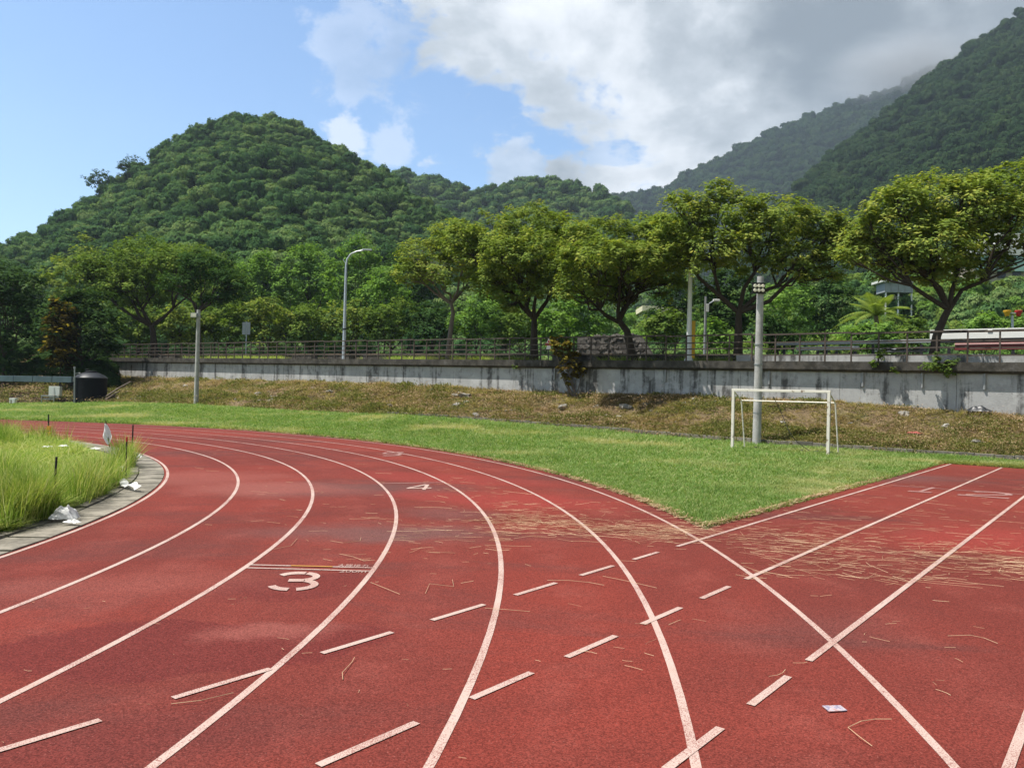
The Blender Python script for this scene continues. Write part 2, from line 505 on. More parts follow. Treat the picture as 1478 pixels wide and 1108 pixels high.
def goal_fn(g):
    p = P(g)
    n = g.noise(p, 5, 6, .7)
    c = g.mix(g.step(n, .56, .66, 0, .85), (0.66, 0.62, 0.53), (0.16, 0.10, 0.055))
    return bsdf(g, c, .55, n, .2, .004, .4)
M_GOAL = mat('chipped_white_paint', goal_fn)
M_GALV = plain('galvanised_steel', (0.46, 0.49, 0.52), 0.4, .15, 3, .5, 0.5, .05)
M_WHITE = plain('white_paint', (0.74, 0.74, 0.71), .5, .08)
M_CREAM = plain('cream_paint', (0.55, 0.50, 0.36), .6, .12)
M_MAROON = plain('maroon_paint', (0.17, 0.035, 0.032), .55, .15)
M_BLACK = plain('black_plastic', (0.005, 0.0055, 0.008), .6, .2, 2, .15)
M_DARK = plain('dark_metal', (0.018, 0.018, 0.020), .55, .2)
M_STEEL = plain('worn_grey_steel', (0.30, 0.31, 0.31), .5, .25, 2, .4, .3)
M_LAMP = plain('lamp_reflector', (0.72, 0.68, 0.52), .25, .05, 3, .6)
M_YELLOW = plain('yellow_plastic', (0.70, 0.40, 0.03), .5, .1)
M_RED = plain('red_plastic', (0.50, 0.04, 0.04), .5, .1)
M_ORANGE = plain('orange_plastic', (0.72, 0.22, 0.02), .5, .1)
M_TEAL = plain('teal_cloth', (0.30, 0.47, 0.42), .7, .12, 1)
M_TIN = plain('grey_tin', (0.30, 0.33, 0.35), .55, .18, 1.5, .4, .2)
M_ROOF = plain('pale_roof', (0.55, 0.56, 0.52), .6, .12, .5)
M_ROOFY = plain('pale_yellow_roof', (0.62, 0.58, 0.40), .6, .1, .5)
M_BWALL = plain('beige_render', (0.42, 0.38, 0.30), .85, .18, .6)
M_GLASS = plain('dark_glass', (0.02, 0.025, 0.03), .12, .1, 1, .6)
M_PIPE = plain('blue_grey_pipe', (0.085, 0.125, 0.145), .6, .35, 1.5)
M_TARP = plain('black_tarp', (0.016, 0.019, 0.024), .4, .3, 6, .5)
M_RAG = plain('faded_red_cloth', (0.30, 0.075, 0.06), .85, .25, 5)
def bag_fn(g):
    n = g.noise(P(g), 18, 4, .6)
    c = g.mix(n, (0.66, 0.67, 0.68), (0.84, 0.84, 0.82))
    a = bsdf(g, c, .45, n, .4, .01, .4)
    b = g.n('ShaderNodeBsdfTranslucent', {'Color': (0.8, 0.8, 0.8, 1)}).outputs[0]
    return g.n('ShaderNodeMixShader', {0: .3, 1: a, 2: b}).outputs[0]
M_BAG = mat('white_plastic_film', bag_fn)
def rock_fn(g):
    p = P(g)
    oi = g.n('ShaderNodeObjectInfo').outputs['Random']
    n = g.noise(p, 7, 6, .7)
    c = g.mix(n, (0.10, 0.095, 0.085), (0.34, 0.32, 0.28))
    c = g.mix(g.step(oi, .7, 1.0, 0, .7), c, (0.55, 0.53, 0.48))
    return bsdf(g, c, .9, n, .6, .03, .2)
M_ROCK = mat('grey_rock', rock_fn)
def stone_wall_fn(g):
    p = P(g)
    v = g.n('ShaderNodeTexVoronoi', {'Vector': p, 'Scale': 2.6}, feature='F1')
    c = g.mix(g.n('ShaderNodeSeparateColor', {0: v.outputs['Color']}).outputs[0], (0.035, 0.030, 0.026), (0.10, 0.09, 0.078))
    return bsdf(g, c, .9, v.outputs['Distance'], .8, .06, .2)
M_STONEW = mat('rubble_stone', stone_wall_fn)
def card_fn(g):
    uv = g.n('ShaderNodeTexCoord').outputs['Object']
    n = g.noise(uv, 34, 3, .6)
    c = g.ramp(n, [(.38, (0.22, 0.20, 0.28)), (.5, (0.43, 0.38, 0.40)), (.64, (0.38, 0.22, 0.21))])
    return bsdf(g, c, .35, None, spec=.4)
M_CARD = mat('printed_card', card_fn)

# ------------------------------------------------------------------ track geometry (plan)
TH = 0.67805
D = Vector((math.sin(TH), math.cos(TH), 0))         # along the straights
N = Vector((math.cos(TH), -math.sin(TH), 0))        # to the right of them
CU, CV = -24.2924 * D.x + 7.28238 * D.y, -24.2924 * N.x + 7.28238 * N.y
R0, LW = 19.352, 1.22
RO = R0 + 6 * LW + 0.34
CHUTE_END, CHUTE_R = 24.9, CV + R0 + 6 * LW + 0.5
CHUTE_L = CV + R0 - 0.32
def uv(u, v, z=0.0):
    return Vector((D.x * u + N.x * v, D.y * u + N.y * v, z))
def pol(r, a, z=0.0):
    """a = 0 on the home-straight tangent, pi on the far one"""
    return uv(CU + r * math.sin(a), CV + r * math.cos(a), z)
def in_track(x, y):
    u = x * D.x + y * D.y; v = x * N.x + y * N.y
    du, dv = u - CU, v - CV
    rr = np.hypot(du, dv)
    ring = (du >= 0) & (rr <= RO) & (rr >= R0 - 0.06)
    home = (du < 0) & (np.abs(dv) <= RO) & (np.abs(dv) >= R0)
    chute = (du >= 0) & (u <= CHUTE_END) & (v >= CHUTE_L) & (v <= CHUTE_R)
    return ring | home | chute
FAR = -70.0

# ------------------------------------------------------------------ ground
mb = MB(); S = 1900
mb.quad((-S, -S, -0.35), (S, -S, -0.35), (S, S, -0.35), (-S, S, -0.35))
structure(mb.build('ground', M_VERGE), 'flat green ground under the whole sports field and valley')

mb = MB()
arc = [PI * i / 120 for i in range(121)]
for a, b in zip(arc, arc[1:]):
    mb.quad(pol(R0 - .06, a), pol(R0 - .06, b), pol(RO, b), pol(RO, a))
for a, b in zip(arc, arc[1:]):                       # chute, outside the curve
    if b <= PI / 2 + 1e-6:
        pa, pb = RO * math.cos(a) + CV, RO * math.cos(b) + CV
        ua, ub = CU + RO * math.sin(a), CU + RO * math.sin(b)
        mb.quad(uv(ua, max(pa, CHUTE_L)), uv(ub, max(pb, CHUTE_L)), uv(ub, CHUTE_R), uv(ua, CHUTE_R))
ux = CU + RO
if ux < CHUTE_END:
    mb.quad(uv(ux, CHUTE_L), uv(CHUTE_END, CHUTE_L), uv(CHUTE_END, CHUTE_R), uv(ux, CHUTE_R))
mb.quad(uv(FAR, CV + R0 - .06), uv(CU, CV + R0 - .06), uv(CU, CHUTE_R), uv(FAR, CHUTE_R))
mb.quad(uv(FAR, CV - RO), uv(CU, CV - RO), uv(CU, CV - R0 + .06), uv(FAR, CV - R0 + .06))
TRACK = structure(mb.build('running_track', M_TRACK), 'red rubber running track curving round the infield with a straight chute')

def strip(pts, w, name, m, z=0.004, parent=TRACK):
    mb = MB()
    pts = [Vector((p.x, p.y, z)) for p in pts]
    L, Rr = [], []
    for k, p in enumerate(pts):
        t = (pts[min(k + 1, len(pts) - 1)] - pts[max(k - 1, 0)]).normalized()
        s = Vector((t.y, -t.x, 0)) * (w / 2)
        L.append(p - s); Rr.append(p + s)
    for k in range(len(pts) - 1):
        mb.quad(L[k], Rr[k], Rr[k + 1], L[k + 1])
    return mb.build(name, m, parent)
for k in range(7):
    r = R0 + k * LW
    z = 0.0035
    pts = [uv(FAR, CV + r)] + [pol(r, PI * i / 160) for i in range(161)] + [uv(FAR, CV - r)]
    if k:                                              # lane lines of the home straight begin where the dashes do
        pts = [pol(r, PI * i / 160) for i in range(161)] + [uv(FAR, CV - r)]
        strip([uv(FAR, CV + r), uv(CU, CV + r)], .05, 'lane_line', M_PAINT, z)
    strip(pts, .05, 'lane_line', M_PAINT, z)
# chute lane lines and their dashed extension across the curve
def u_of(px, py):
    p = gnd(px, py); return p.x * D.x + p.y * D.y
for k, (ustart, dashes) in enumerate((
        (u_of(973, 788), [((909.6, 806.8), (948.5, 796.6)), ((832, 829.5), (882.6, 816)), ((739, 858), (800, 841)), ((620, 894.4), (698, 872.4)), ((463.5, 942.7), (566, 912.7)), ((250, 1008), (389, 965)), ((-30, 1092), (147, 1041))]),
        (u_of(1074, 835.5), [((1007, 863), (1053, 846.6)), ((923, 900), (982, 877)), ((815, 948), (889, 918)), ((673, 1006), (767.5, 971)), ((459, 1105), (601, 1043))]),
        (u_of(1163, 953), [((1080, 1017), (1140, 977)), ((958, 1110), (1044, 1052))]),
        (-1.0, []), (-1.5, []), (-2.0, []))):
    v = CV + R0 + k * LW
    strip([uv(ustart, v), uv(CHUTE_END - .15, v)], .05, 'chute_line', M_PAINT, .006)
    for a, b in dashes:
        strip([uv(u_of(*a), v), uv(u_of(*b), v)], .05, 'dash_mark', M_PAINT, .006)

# start lines, figures and lettering in the lanes
def radial_line(pa, pb, w, m, z, name='start_line'):
    return strip([gnd(*pa), gnd(*pb)], w, name, m, z)
radial_line((360, 815.2), (541, 819.8), .034, M_PAINT, .0055)
radial_line((356.5, 819.6), (537.5, 824.4), .034, M_PAINT, .0055)
radial_line((420, 816.8), (480, 818.3), .034, M_PAINT_Y, .0075)
radial_line((551, 697.8), (640, 696.4), .05, M_PAINT_F, .0055)
radial_line((470, 648.6), (505, 647.6), .045, M_PAINT_F, .0055)
radial_line((1289, 700.5), (1478, 713.6), .045, M_PAINT_F, .0055)

def glyph(strokes, origin, ex, ey, name, m=M_PAINT, z=.0065, w=.14):
    """thick strokes on the ground; strokes in a unit cell, ex and ey the cell's sides; flush overlaps are avoided by lifting each stroke"""
    mb = MB()
    for i, st in enumerate(strokes):
        pts = [Vector(p) for p in st]
        zz = z + i * .0004
        Lp, Rp = [], []
        for k, p in enumerate(pts):
            t = (pts[min(k + 1, len(pts) - 1)] - pts[max(k - 1, 0)])
            t = Vector((t.x, t.y)).normalized()
            s = Vector((t.y, -t.x)) * (w / 2)
            for lst, q in ((Lp, p - s), (Rp, p + s)):
                g_ = origin + ex * q.x + ey * q.y
                lst.append(Vector((g_.x, g_.y, zz)))
        for k in range(len(pts) - 1):
            mb.quad(Lp[k], Rp[k], Rp[k + 1], Lp[k + 1])
    return mb.build(name, m, TRACK)
def arcpts(cx, cy, rx, ry, a0, a1, n=10):
    return [(cx + rx * math.cos(math.radians(a0 + (a1 - a0) * i / n)), cy + ry * math.sin(math.radians(a0 + (a1 - a0) * i / n))) for i in range(n + 1)]
def cell(bl, br, tl):
    o, a, b = gnd(*bl), gnd(*br), gnd(*tl)
    return o, a - o, b - o
# "3" is a stencil figure: its strokes leave gaps
o, ex, ey = cell((379, 852), (458, 852), (398, 826))
glyph([arcpts(.5, .73, .36, .22, 160, 72, 8) , arcpts(.5, .73, .36, .22, 66, -62, 9), arcpts(.5, .28, .40, .25, 62, -75, 10), arcpts(.5, .28, .40, .25, -96, -165, 7), [(.36, .51), (.66, .51)]], o, ex, ey, 'numeral', w=.15)
o, ex, ey = cell((585, 707), (622, 706.6), (592, 699.6))
glyph([[(.72, -.02), (.72, 1.0)], [(.66, 1.0), (.06, .34)], [(.0, .28), (.98, .28)]], o, ex, ey, 'numeral', w=.15)
o, ex, ey = cell((543, 658), (580, 657.6), (551, 653))
glyph([[(.2, 1.0), (.9, 1.0)], [(.2, 1.0), (.16, .58)], arcpts(.5, .3, .38, .3, 130, -130, 10)], o, ex, ey, 'numeral', M_PAINT_F, w=.14)
o, ex, ey = cell((1308, 708.5), (1345, 711), (1330, 702.5))
glyph([[(.5, .05), (.5, 1.0)], [(.08, .0), (.98, .0)]], o, ex, ey, 'numeral', M_PAINT_F, w=.17)
o, ex, ey = cell((1382, 714), (1456, 719.5), (1400, 708))
glyph([[(.0, .02), (1.0, .02)], arcpts(.5, .72, .36, .26, 165, -20, 10), [(.84, .62), (.14, .12)]], o, ex, ey, 'numeral', M_PAINT_F, w=.15)

def lettering(txt, bl, br, tl, name):
    cu = bpy.data.curves.new(name, 'FONT')
    cu.body = txt
    ob = bpy.data.objects.new(name, cu)
    COL.objects.link(ob)
    dg = bpy.context.evaluated_depsgraph_get()
    me = bpy.data.meshes.new_from_object(ob.evaluated_get(dg))
    bpy.data.objects.remove(ob)
    co = np.zeros(len(me.vertices) * 3); me.vertices.foreach_get('co', co); co = co.reshape(-1, 3)
    mn, mx = co.min(0), co.max(0)
    q = (co - mn) / np.maximum(mx - mn, 1e-6)
    o, ex, ey = cell(bl, br, tl)
    w_ = np.outer(q[:, 0], ex) + np.outer(q[:, 1], ey) + np.array(o)
    w_[:, 2] = .006
    me.vertices.foreach_set('co', w_.ravel().astype(np.float32))
    me.materials.clear(); me.materials.append(M_PAINT); me.update()
    return mesh_obj(name, me, TRACK)
lettering('200m', (489, 826.2), (527.5, 827.0), (492, 822.9), 'lettering')
lettering('大隊接力', (486.5, 818.0), (530.5, 819.1), (489, 814.2), 'lettering')

# ------------------------------------------------------------------ drain kerb and infield
mb = MB()
def r_in(a, s=0):
    """edge of the weeds inside the kerb"""
    return R0 - .62 - .28 * math.exp(-((a - 1.62) / .20) ** 2) - .10 * math.sin(a * 37) * math.sin(a * 11 + s)
aa = [PI * i / 150 for i in range(151)]
DRAIN = structure(bpy.data.objects.new('drain_kerb', None), 'strip of worn concrete drain covers between track and infield weeds')
COL.objects.link(DRAIN)
nslab = 84
for i in range(nslab):                                  # each cover slab is a piece of its own, slightly uneven
    a0 = PI * i / nslab + .0012; a1 = PI * (i + 1) / nslab - .0012
    dz = rng.uniform(-.006, .006); dz2 = rng.uniform(-.006, .006)
    ro, ri = R0 - .064, R0 - .50
    zt = .014
    P4 = [pol(ro, a0, zt + dz), pol(ro, a1, zt + dz2), pol(ri, a1, zt + dz2 * .5), pol(ri, a0, zt - dz * .5)]
    m_ = MB()
    m_.poly(P4)
    B4 = [Vector((p.x, p.y, -.1)) for p in P4]
    for k in range(4):
        m_.quad(P4[k], B4[k], B4[(k + 1) % 4], P4[(k + 1) % 4])
    m_.build('slab', M_DRAIN, DRAIN)
# inner kerb stones
for i in range(nslab):
    a0 = PI * i / nslab + .001; a1 = PI * (i + 1) / nslab - .001
    ro, ri = R0 - .515, R0 - .66
    zt = .03 + rng.uniform(-.012, .012)
    P4 = [pol(ro, a0, zt), pol(ro, a1, zt + rng.uniform(-.008, .008)), pol(ri, a1, zt), pol(ri, a0, zt)]
    m_ = MB(); m_.poly(P4)
    B4 = [Vector((p.x, p.y, -.1)) for p in P4]
    for k in range(4):
        m_.quad(P4[k], B4[k], B4[(k + 1) % 4], P4[(k + 1) % 4])
    m_.build('kerbstone', M_KERB, DRAIN)
mb = MB()
prev = None
for a in aa:
    ring = [pol(r, a, z) for r, z in ((R0 - .06, -.03), (R0 - .75, .0), (R0 - 2.5, .03), (R0 - 8, .05), (1.0, .05))]
    if prev:
        for k in range(4):
            mb.quad(prev[k], prev[k + 1], ring[k + 1], ring[k])
    prev = ring
mb.quad(uv(FAR, CV - R0 + .06, -.03), uv(CU, CV - R0 + .06, -.03), uv(CU, CV + R0 - .06, -.03), uv(FAR, CV + R0 - .06, -.03))
structure(mb.build('infield', M_INF, smooth=True), 'weedy infield ground inside the track curve')

# ------------------------------------------------------------------ lawn, bank, plateau
def ip(x, xs, ys): return np.interp(x, xs, ys)
TOE_X = [-600, -260, 0, 160, 282, 400, 640, 800, 1092, 1300, 1478, 1600, 1800]
TOE_Y = [558, 571, 582.5, 581, 584.5, 592, 604, 617, 641, 656, 668, 676, 690]
TOE_D = [80, 66, 58, 54, 49, 45, 37.5, 33.8, 27.6, 25.0, 22.9, 21.6, 19.7]
def toe(px):
    return at(px, float(ip(px, TOE_X, TOE_Y)), float(ip(px, TOE_X, TOE_D)))
def wdepth(px):
    return 1255.5 / (20 + 0.02095 * (px - 213)) if px > 0 else 81.1 - .03 * px
WB_X = [-600, -260, 0, 132, 158, 213, 383, 640, 770, 1040, 1250, 1330, 1478, 1800]
WB_Y = [498, 505, 512, 514, 544, 545.5, 550, 558, 566.5, 575, 583, 591, 600, 612]
WP0 = at(1478, 523.4, wdepth(1478)); WP1 = at(213, 516.5, wdepth(213))
WA = Vector((WP1.x - WP0.x, WP1.y - WP0.y, 0)); WLEN = WA.length; WA.normalize()      # along the wall, to the left
WN = Vector((WA.y, -WA.x, 0))
if WN.y < 0: WN = -WN                                                                # away from the camera
WSL = (WP1.z - WP0.z) / WLEN
def wp(s, n, h=0.0):
    """point s metres along the wall from the right, n behind its face, h above the coping"""
    p = WP0 + WA * s + WN * n
    return Vector((p.x, p.y, WP0.z + WSL * s + h))
def s_of(px, n=0.0):
    r = ray(px, 560); r = Vector((r.x, r.y, 0))
    # EYE + r t = WP0 + WA s + WN n
    b = Vector((WP0.x + WN.x * n, WP0.y + WN.y * n))
    det = r.x * (-WA.y) - r.y * (-WA.x)
    t = (b.x * (-WA.y) - b.y * (-WA.x)) / det
    return (Vector((r.x * t, r.y * t)) - b).dot(Vector((WA.x, WA.y))), t
def wat(px, n, h=0.0):
    return wp(s_of(px, n)[0], n, h)

cols = np.arange(-600, 1801, 7.0)
lawn_in = []
for px in cols:
    r = ray(float(px), 600); T = toe(float(px)); tmax = T.y
    ts = np.linspace(3, tmax, 1600)
    ok = in_track(r.x * ts, r.y * ts)
    lawn_in.append(ts[np.nonzero(ok)[0][-1]] if ok.any() else 3.0)
lawn_in = np.array(lawn_in)
NR = 28
V = np.zeros((len(cols), NR, 3))
for i, px in enumerate(cols):
    r = ray(float(px), 600); T = toe(float(px))
    d0, d1 = lawn_in[i] - .05, T.y + .1
    f = np.linspace(0, 1, NR) ** 1.4
    d = d0 + (d1 - d0) * f
    V[i, :, 0] = r.x * d; V[i, :, 1] = d
    V[i, :, 2] = -.012 + (T.z + .012) * smooth01(f, .02, 1.0) + (vnoise(r.x * d, d, 2.5, 3) - .5) * .06 * smooth01(f, .03, .2) * smooth01(f, 1.0, .9)
def grid_faces(a, b):
    i, j = np.meshgrid(np.arange(a - 1), np.arange(b - 1), indexing='ij')
    q = i * b + j
    return np.stack([q, q + b, q + b + 1, q + 1], -1).reshape(-1, 4)
LV = V.copy()
structure(mesh_obj('lawn', np_mesh('lawn', V.reshape(-1, 3), grid_faces(len(cols), NR)[:, ::-1], M_LAWN, smooth=True)), 'green lawn with dry patches between track and bank')

# bank
bc = np.arange(-600, 1801, 4.0)
NB = 30
BV = np.zeros((len(bc), NB, 3))
for i, px in enumerate(bc):
    px = float(px)
    T = toe(px); W = at(px, float(ip(px, WB_X, WB_Y)), wdepth(px) + .1)
    f = np.linspace(0, 1, NB)
    prof = .45 * smooth01(f, -.15, .95) + .55 * f ** .8
    prof = (prof - prof[0]) / (prof[-1] - prof[0])
    x = T.x + (W.x - T.x) * f; y = T.y + (W.y - T.y) * f
    bump = (vnoise(x, y, 2.2, 4, .55, 2) - .5) * .55 + (vnoise(x, y, .5, 3, .6, 5) - .5) * .22
    env = np.minimum(smooth01(f, 0, .12), smooth01(f, 1.0, .86) )
    BV[i, :, 0] = x; BV[i, :, 1] = y; BV[i, :, 2] = T.z + (W.z - T.z) * prof + bump * env
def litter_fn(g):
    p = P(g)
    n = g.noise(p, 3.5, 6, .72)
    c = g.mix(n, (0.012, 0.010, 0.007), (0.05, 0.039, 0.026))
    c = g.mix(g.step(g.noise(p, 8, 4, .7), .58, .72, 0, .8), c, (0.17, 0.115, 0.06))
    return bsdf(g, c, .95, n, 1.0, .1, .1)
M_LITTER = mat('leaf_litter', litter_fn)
ks = int((160 + 600) / 4)
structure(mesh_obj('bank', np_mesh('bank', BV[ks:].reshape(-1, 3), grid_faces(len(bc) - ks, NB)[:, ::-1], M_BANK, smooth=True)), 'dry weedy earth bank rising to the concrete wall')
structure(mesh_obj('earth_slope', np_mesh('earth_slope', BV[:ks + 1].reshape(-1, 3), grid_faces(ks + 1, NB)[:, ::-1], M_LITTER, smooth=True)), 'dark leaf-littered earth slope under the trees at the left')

# toe kerb, in lengths
kx = [float(x) for x in np.linspace(560, 1640, 38)]
KERB = structure(bpy.data.objects.new('bank_kerb', None), 'low concrete kerb along the foot of the bank')
COL.objects.link(KERB)
for a, b in zip(kx, kx[1:]):
    A, B = toe(a), toe(b)
    t = (B - A).normalized(); m_ = MB()
    c = (A + B) / 2 + Vector((0, 0, -.16 + rng.uniform(-.02, .02)))
    m_.box(c, (B - A).length - .015, .14, .36, t)
    m_.build('kerbstone', M_KERB, KERB, bevel=.012)

# plateau behind the wall
S0, S1 = -14.0, s_of(150)[0]
def plat(name, n0, n1, h0, h1, m, label, s0=-60, s1=150):
    mb = MB()
    ss = np.linspace(s0, s1, 40)
    for a, b in zip(ss, ss[1:]):
        mb.quad(wp(a, n0, h0), wp(a, n1, h1), wp(b, n1, h1), wp(b, n0, h0))
    return structure(mb.build(name, m), label)
plat('sidewalk', .2, 3.6, -.06, -.06, M_WALK, 'grey pavement behind the brown railing')
plat('road', 3.6, 11.0, -.16, -.16, M_ASPH, 'asphalt road running behind the tree row')
plat('verge', 11.0, 60, -.05, .2, M_VERGE, 'green verge and scrubland beyond the road')
mb = MB(); mb.quad(wp(-60, 3.55, -.16), wp(-60, 3.6, -.06), wp(150, 3.6, -.06), wp(150, 3.55, -.16))
# ------------------------------------------------------------------ retaining wall
WALL = root('retaining_wall', wp(20, 0, -1.8), 'long stained concrete retaining wall with a dark weathered coping', 'wall')
seg = np.linspace(S0, S1, 21)
for a, b in zip(seg, seg[1:]):                           # wall panels with narrow joints between them
    m_ = MB()
    g_ = .006
    a2, b2 = a + g_, b - g_
    pts = []
    for s in (a2, b2):
        pts.append([wp(s, 0, -2.6), wp(s, 0, -.33), wp(s, .3, -.33), wp(s, .3, -2.6)])
    A, B = pts
    m_.quad(A[0], B[0], B[1], A[1]); m_.quad(A[1], B[1], B[2], A[2]); m_.quad(A[0], A[1], A[2], A[3]); m_.quad(B[3], B[2], B[1], B[0])
    m_.build('wall_panel', M_WALL, WALL)
seg = np.linspace(S0, S1, 15)
for a, b in zip(seg, seg[1:]):
    m_ = MB()
    A = [wp(a + .004, n, h) for n, h in ((-.24, 0), (-.24, -.31), (-.10, -.40), (.19, -.40), (.19, 0))]
    B = [wp(b - .004, n, h) for n, h in ((-.24, 0), (-.24, -.31), (-.10, -.40), (.19, -.40), (.19, 0))]
    for k in range(5):
        j = (k + 1) % 5
        m_.quad(A[k], B[k], B[j], A[j])
    m_.poly(A[::-1]); m_.poly(B)
    m_.build('coping', M_COPING, WALL)
for px in (1331, 1421, 1110, 1245, 960, 800):
    c = wat(px, -.04, -.95); m_ = MB().tube([c, c + Vector((0, 0, .55))], .045, 8)
    m_.build('drain_pipe', M_STEEL, WALL)

# ------------------------------------------------------------------ railing
RAIL = root('railing', wp(20, -.2, 0), 'long brown railing of posts and four rails on top of the concrete wall', 'railing')
sp = 0.98
npost = int((S1 - S0) / sp)
post_me = None
for i in range(npost + 1):
    s = S0 + i * sp
    b = wp(s, -.17, -.02)
    if post_me is None:
        m_ = MB(); m_.box((0, 0, 0), .055, .05, 1.09, WA); m_.box((0, -.0, -.22), .05, .05, .21, WA)
        po = m_.build('post', M_RAIL, RAIL); post_me = po.data
    else:
        po = mesh_obj('post', post_me, RAIL)
    po.location = b
    po.matrix_parent_inverse = Matrix.Translation(-RAIL.location)
nsp = 4
for i in range(0, npost, nsp):
    a = S0 + i * sp; b = S0 + min(i + nsp, npost) * sp
    for h, th, dp in ((1.09, .06, .075), (.80, .05, .03), (.54, .05, .03), (.28, .05, .03)):
        A, B = wp(a + .01, -.2 if h > 1 else -.16, h - .02), wp(b - .01, -.2 if h > 1 else -.16, h - .02)
        m_ = MB().box((A + B) / 2 - Vector((0, 0, th / 2 * (0 if h > 1 else 1))), (B - A).length, dp, th, B - A)
        m_.build('top_rail' if h > 1 else 'rail', M_RAIL, RAIL)

# ------------------------------------------------------------------ foliage tools
def unit(a):
    return a / np.maximum(np.linalg.norm(a, axis=-1, keepdims=True), 1e-9)
def leaf_quads(c, nrm, L, Wd, fold=0.0):
    n = len(c)
    rnd = unit(rng.normal(size=(n, 3)))
    u = unit(np.cross(nrm, rnd)); v = np.cross(nrm, u)
    L = np.broadcast_to(L, n)[:, None] * .5; Wd = np.broadcast_to(Wd, n)[:, None] * .5
    vs = np.stack([c - u * L, c + v * Wd, c + u * L, c - v * Wd], 1).reshape(-1, 3)
    return vs, np.arange(4 * n, dtype=np.int32).reshape(-1, 4)
def crown_mesh(name, blobs, tuft, leaf, per, m, dens=1.0, low=-0.55, warm=0.0, ragged=.12, wn=(.5, .35, 1.05, .26)):
    """leaf tufts spread over the outer shell of a set of ellipsoids"""
    bl = np.array([b[:6] for b in blobs], float)
    cs, outs = [], []
    for b in bl:
        c, r = b[:3], b[3:6]
        area = 4 * PI * ((r[0] * r[1]) ** 1.6 / 3 + (r[0] * r[2]) ** 1.6 / 3 + (r[1] * r[2]) ** 1.6 / 3) ** (1 / 1.6)
        n = max(6, int(dens * area / (tuft * tuft * 2.0)))
        dd = unit(rng.normal(size=(n * 2, 3)))
        dd = dd[(dd[:, 2] > low) | (rng.random(len(dd)) < .15)][:n]
        f = 1 - rng.random(len(dd)) ** 1.6 * .34 + rng.normal(size=len(dd)) * ragged * .5
        cs.append(c + dd * r * f[:, None]); outs.append(unit(dd / r))
    cs = np.concatenate(cs); outs = np.concatenate(outs)
    keep = np.ones(len(cs), bool)
    for b in bl:
        q = np.linalg.norm((cs - b[:3]) / b[3:6], axis=1)
        keep &= q > .58
    cs, outs = cs[keep], outs[keep]
    nt = len(cs)
    tt = rng.random(nt)
    size = tuft * (0.65 + .7 * rng.random(nt))
    idx = np.repeat(np.arange(nt), per)
    off = unit(rng.normal(size=(len(idx), 3))) * (rng.random(len(idx)) ** .5)[:, None]
    off[:, 2] *= .6
    p = cs[idx] + off * size[idx][:, None] + outs[idx] * (size[idx] * .1)[:, None]
    nrm = unit(outs[idx] * wn[0] + off * wn[1] + np.array([0, 0, wn[2]]) + rng.normal(size=(len(idx), 3)) * wn[3])
    Ls = leaf * (0.6 + .8 * rng.random(len(idx)))
    vs, fs = leaf_quads(p, nrm, Ls, Ls * .55)
    t = np.clip(tt[idx] * .62 + rng.random(len(idx)) * .38 + warm, 0, 1)
    t = np.where(rng.random(len(idx)) < .015 + warm * .15, 1.0, t * .84)
    return np_mesh(name, vs, fs, m, t)

def bent(a, b, n=6, bow=0.12):
    a, b = Vector(a), Vector(b)
    L = (b - a).length
    side = Vector(rng.normal(size=3)) * (bow * L * .5)
    return [a.lerp(b, i / n) + side * math.sin(PI * i / n) + Vector((0, 0, -.10 * L * math.sin(PI * i / n))) for i in range(n + 1)]

def tree(name, label, base, trunk, r0, blobs, tuft, leaf, per, lm, cat='tree', group=None, bark=None, dens=1.0, warm=0.0, low=-.55, forks=None, twigs=0, ragged=.12):
    """base: ground point; trunk: points up to the fork; limbs run from the fork to the leaf masses"""
    t = root(name, base, label, cat, group)
    mb = MB()
    n = len(trunk)
    r0 *= .86
    rr = [r0 * (1.25 if i == 0 else 1 - .32 * i / max(1, n - 1)) for i in range(n)]
    mb.tube(trunk, rr, 10)
    top = Vector(trunk[-1])
    order = sorted(blobs, key=lambda b: b[0])
    ng = max(1, min(5, round(len(order) / 2.6)))
    for gi_ in range(ng):
        grp = order[gi_ * len(order) // ng:(gi_ + 1) * len(order) // ng]
        cen = sum((Vector(b[:3]) for b in grp), Vector()) / len(grp)
        L = (cen - top).length
        el = top.lerp(cen, .5) + Vector((0, 0, (-.13 + .1 * rng.random()) * L)) + Vector(rng.normal(size=3)) * .06 * L
        k = r0 * .64 * (1 if ng < 3 else .9)
        mb.tube([top - Vector((0, 0, r0 * .5)), top.lerp(el, .5) + Vector(rng.normal(size=3)) * .05 * L, el], [k, k * .82, k * .66], 8)
        for b in grp:
            c = Vector(b[:3]); tgt = el.lerp(c, .9); l2 = (tgt - el).length
            pts = [el, el.lerp(tgt, .35) + Vector(rng.normal(size=3)) * .09 * l2, el.lerp(tgt, .7) + Vector(rng.normal(size=3)) * .07 * l2, tgt]
            k2 = k * .52
            mb.tube(pts, [k2, k2 * .8, k2 * .6, k2 * .3], 7)
            for q in range(3 + twigs):
                w = Vector(unit(rng.normal(size=3))); w.z = abs(w.z) * .6 - .1
                e = c + Vector((w.x * b[3], w.y * b[4], w.z * b[5])) * .9
                s_ = pts[1].lerp(tgt, .2 + .7 * rng.random())
                mb.tube(bent(s_, e, 4), [k2 * .42, k2 * .36, k2 * .27, k2 * .18, k2 * .08], 5)
    mb.build('trunk', bark or M_BARK, t, smooth=True)
    mesh_obj('crown', crown_mesh('crown', blobs, tuft, leaf, per, lm, dens, low, warm, ragged), t)
    o = t.children[-1]; o.matrix_parent_inverse = Matrix.Translation(-t.location)
    return t

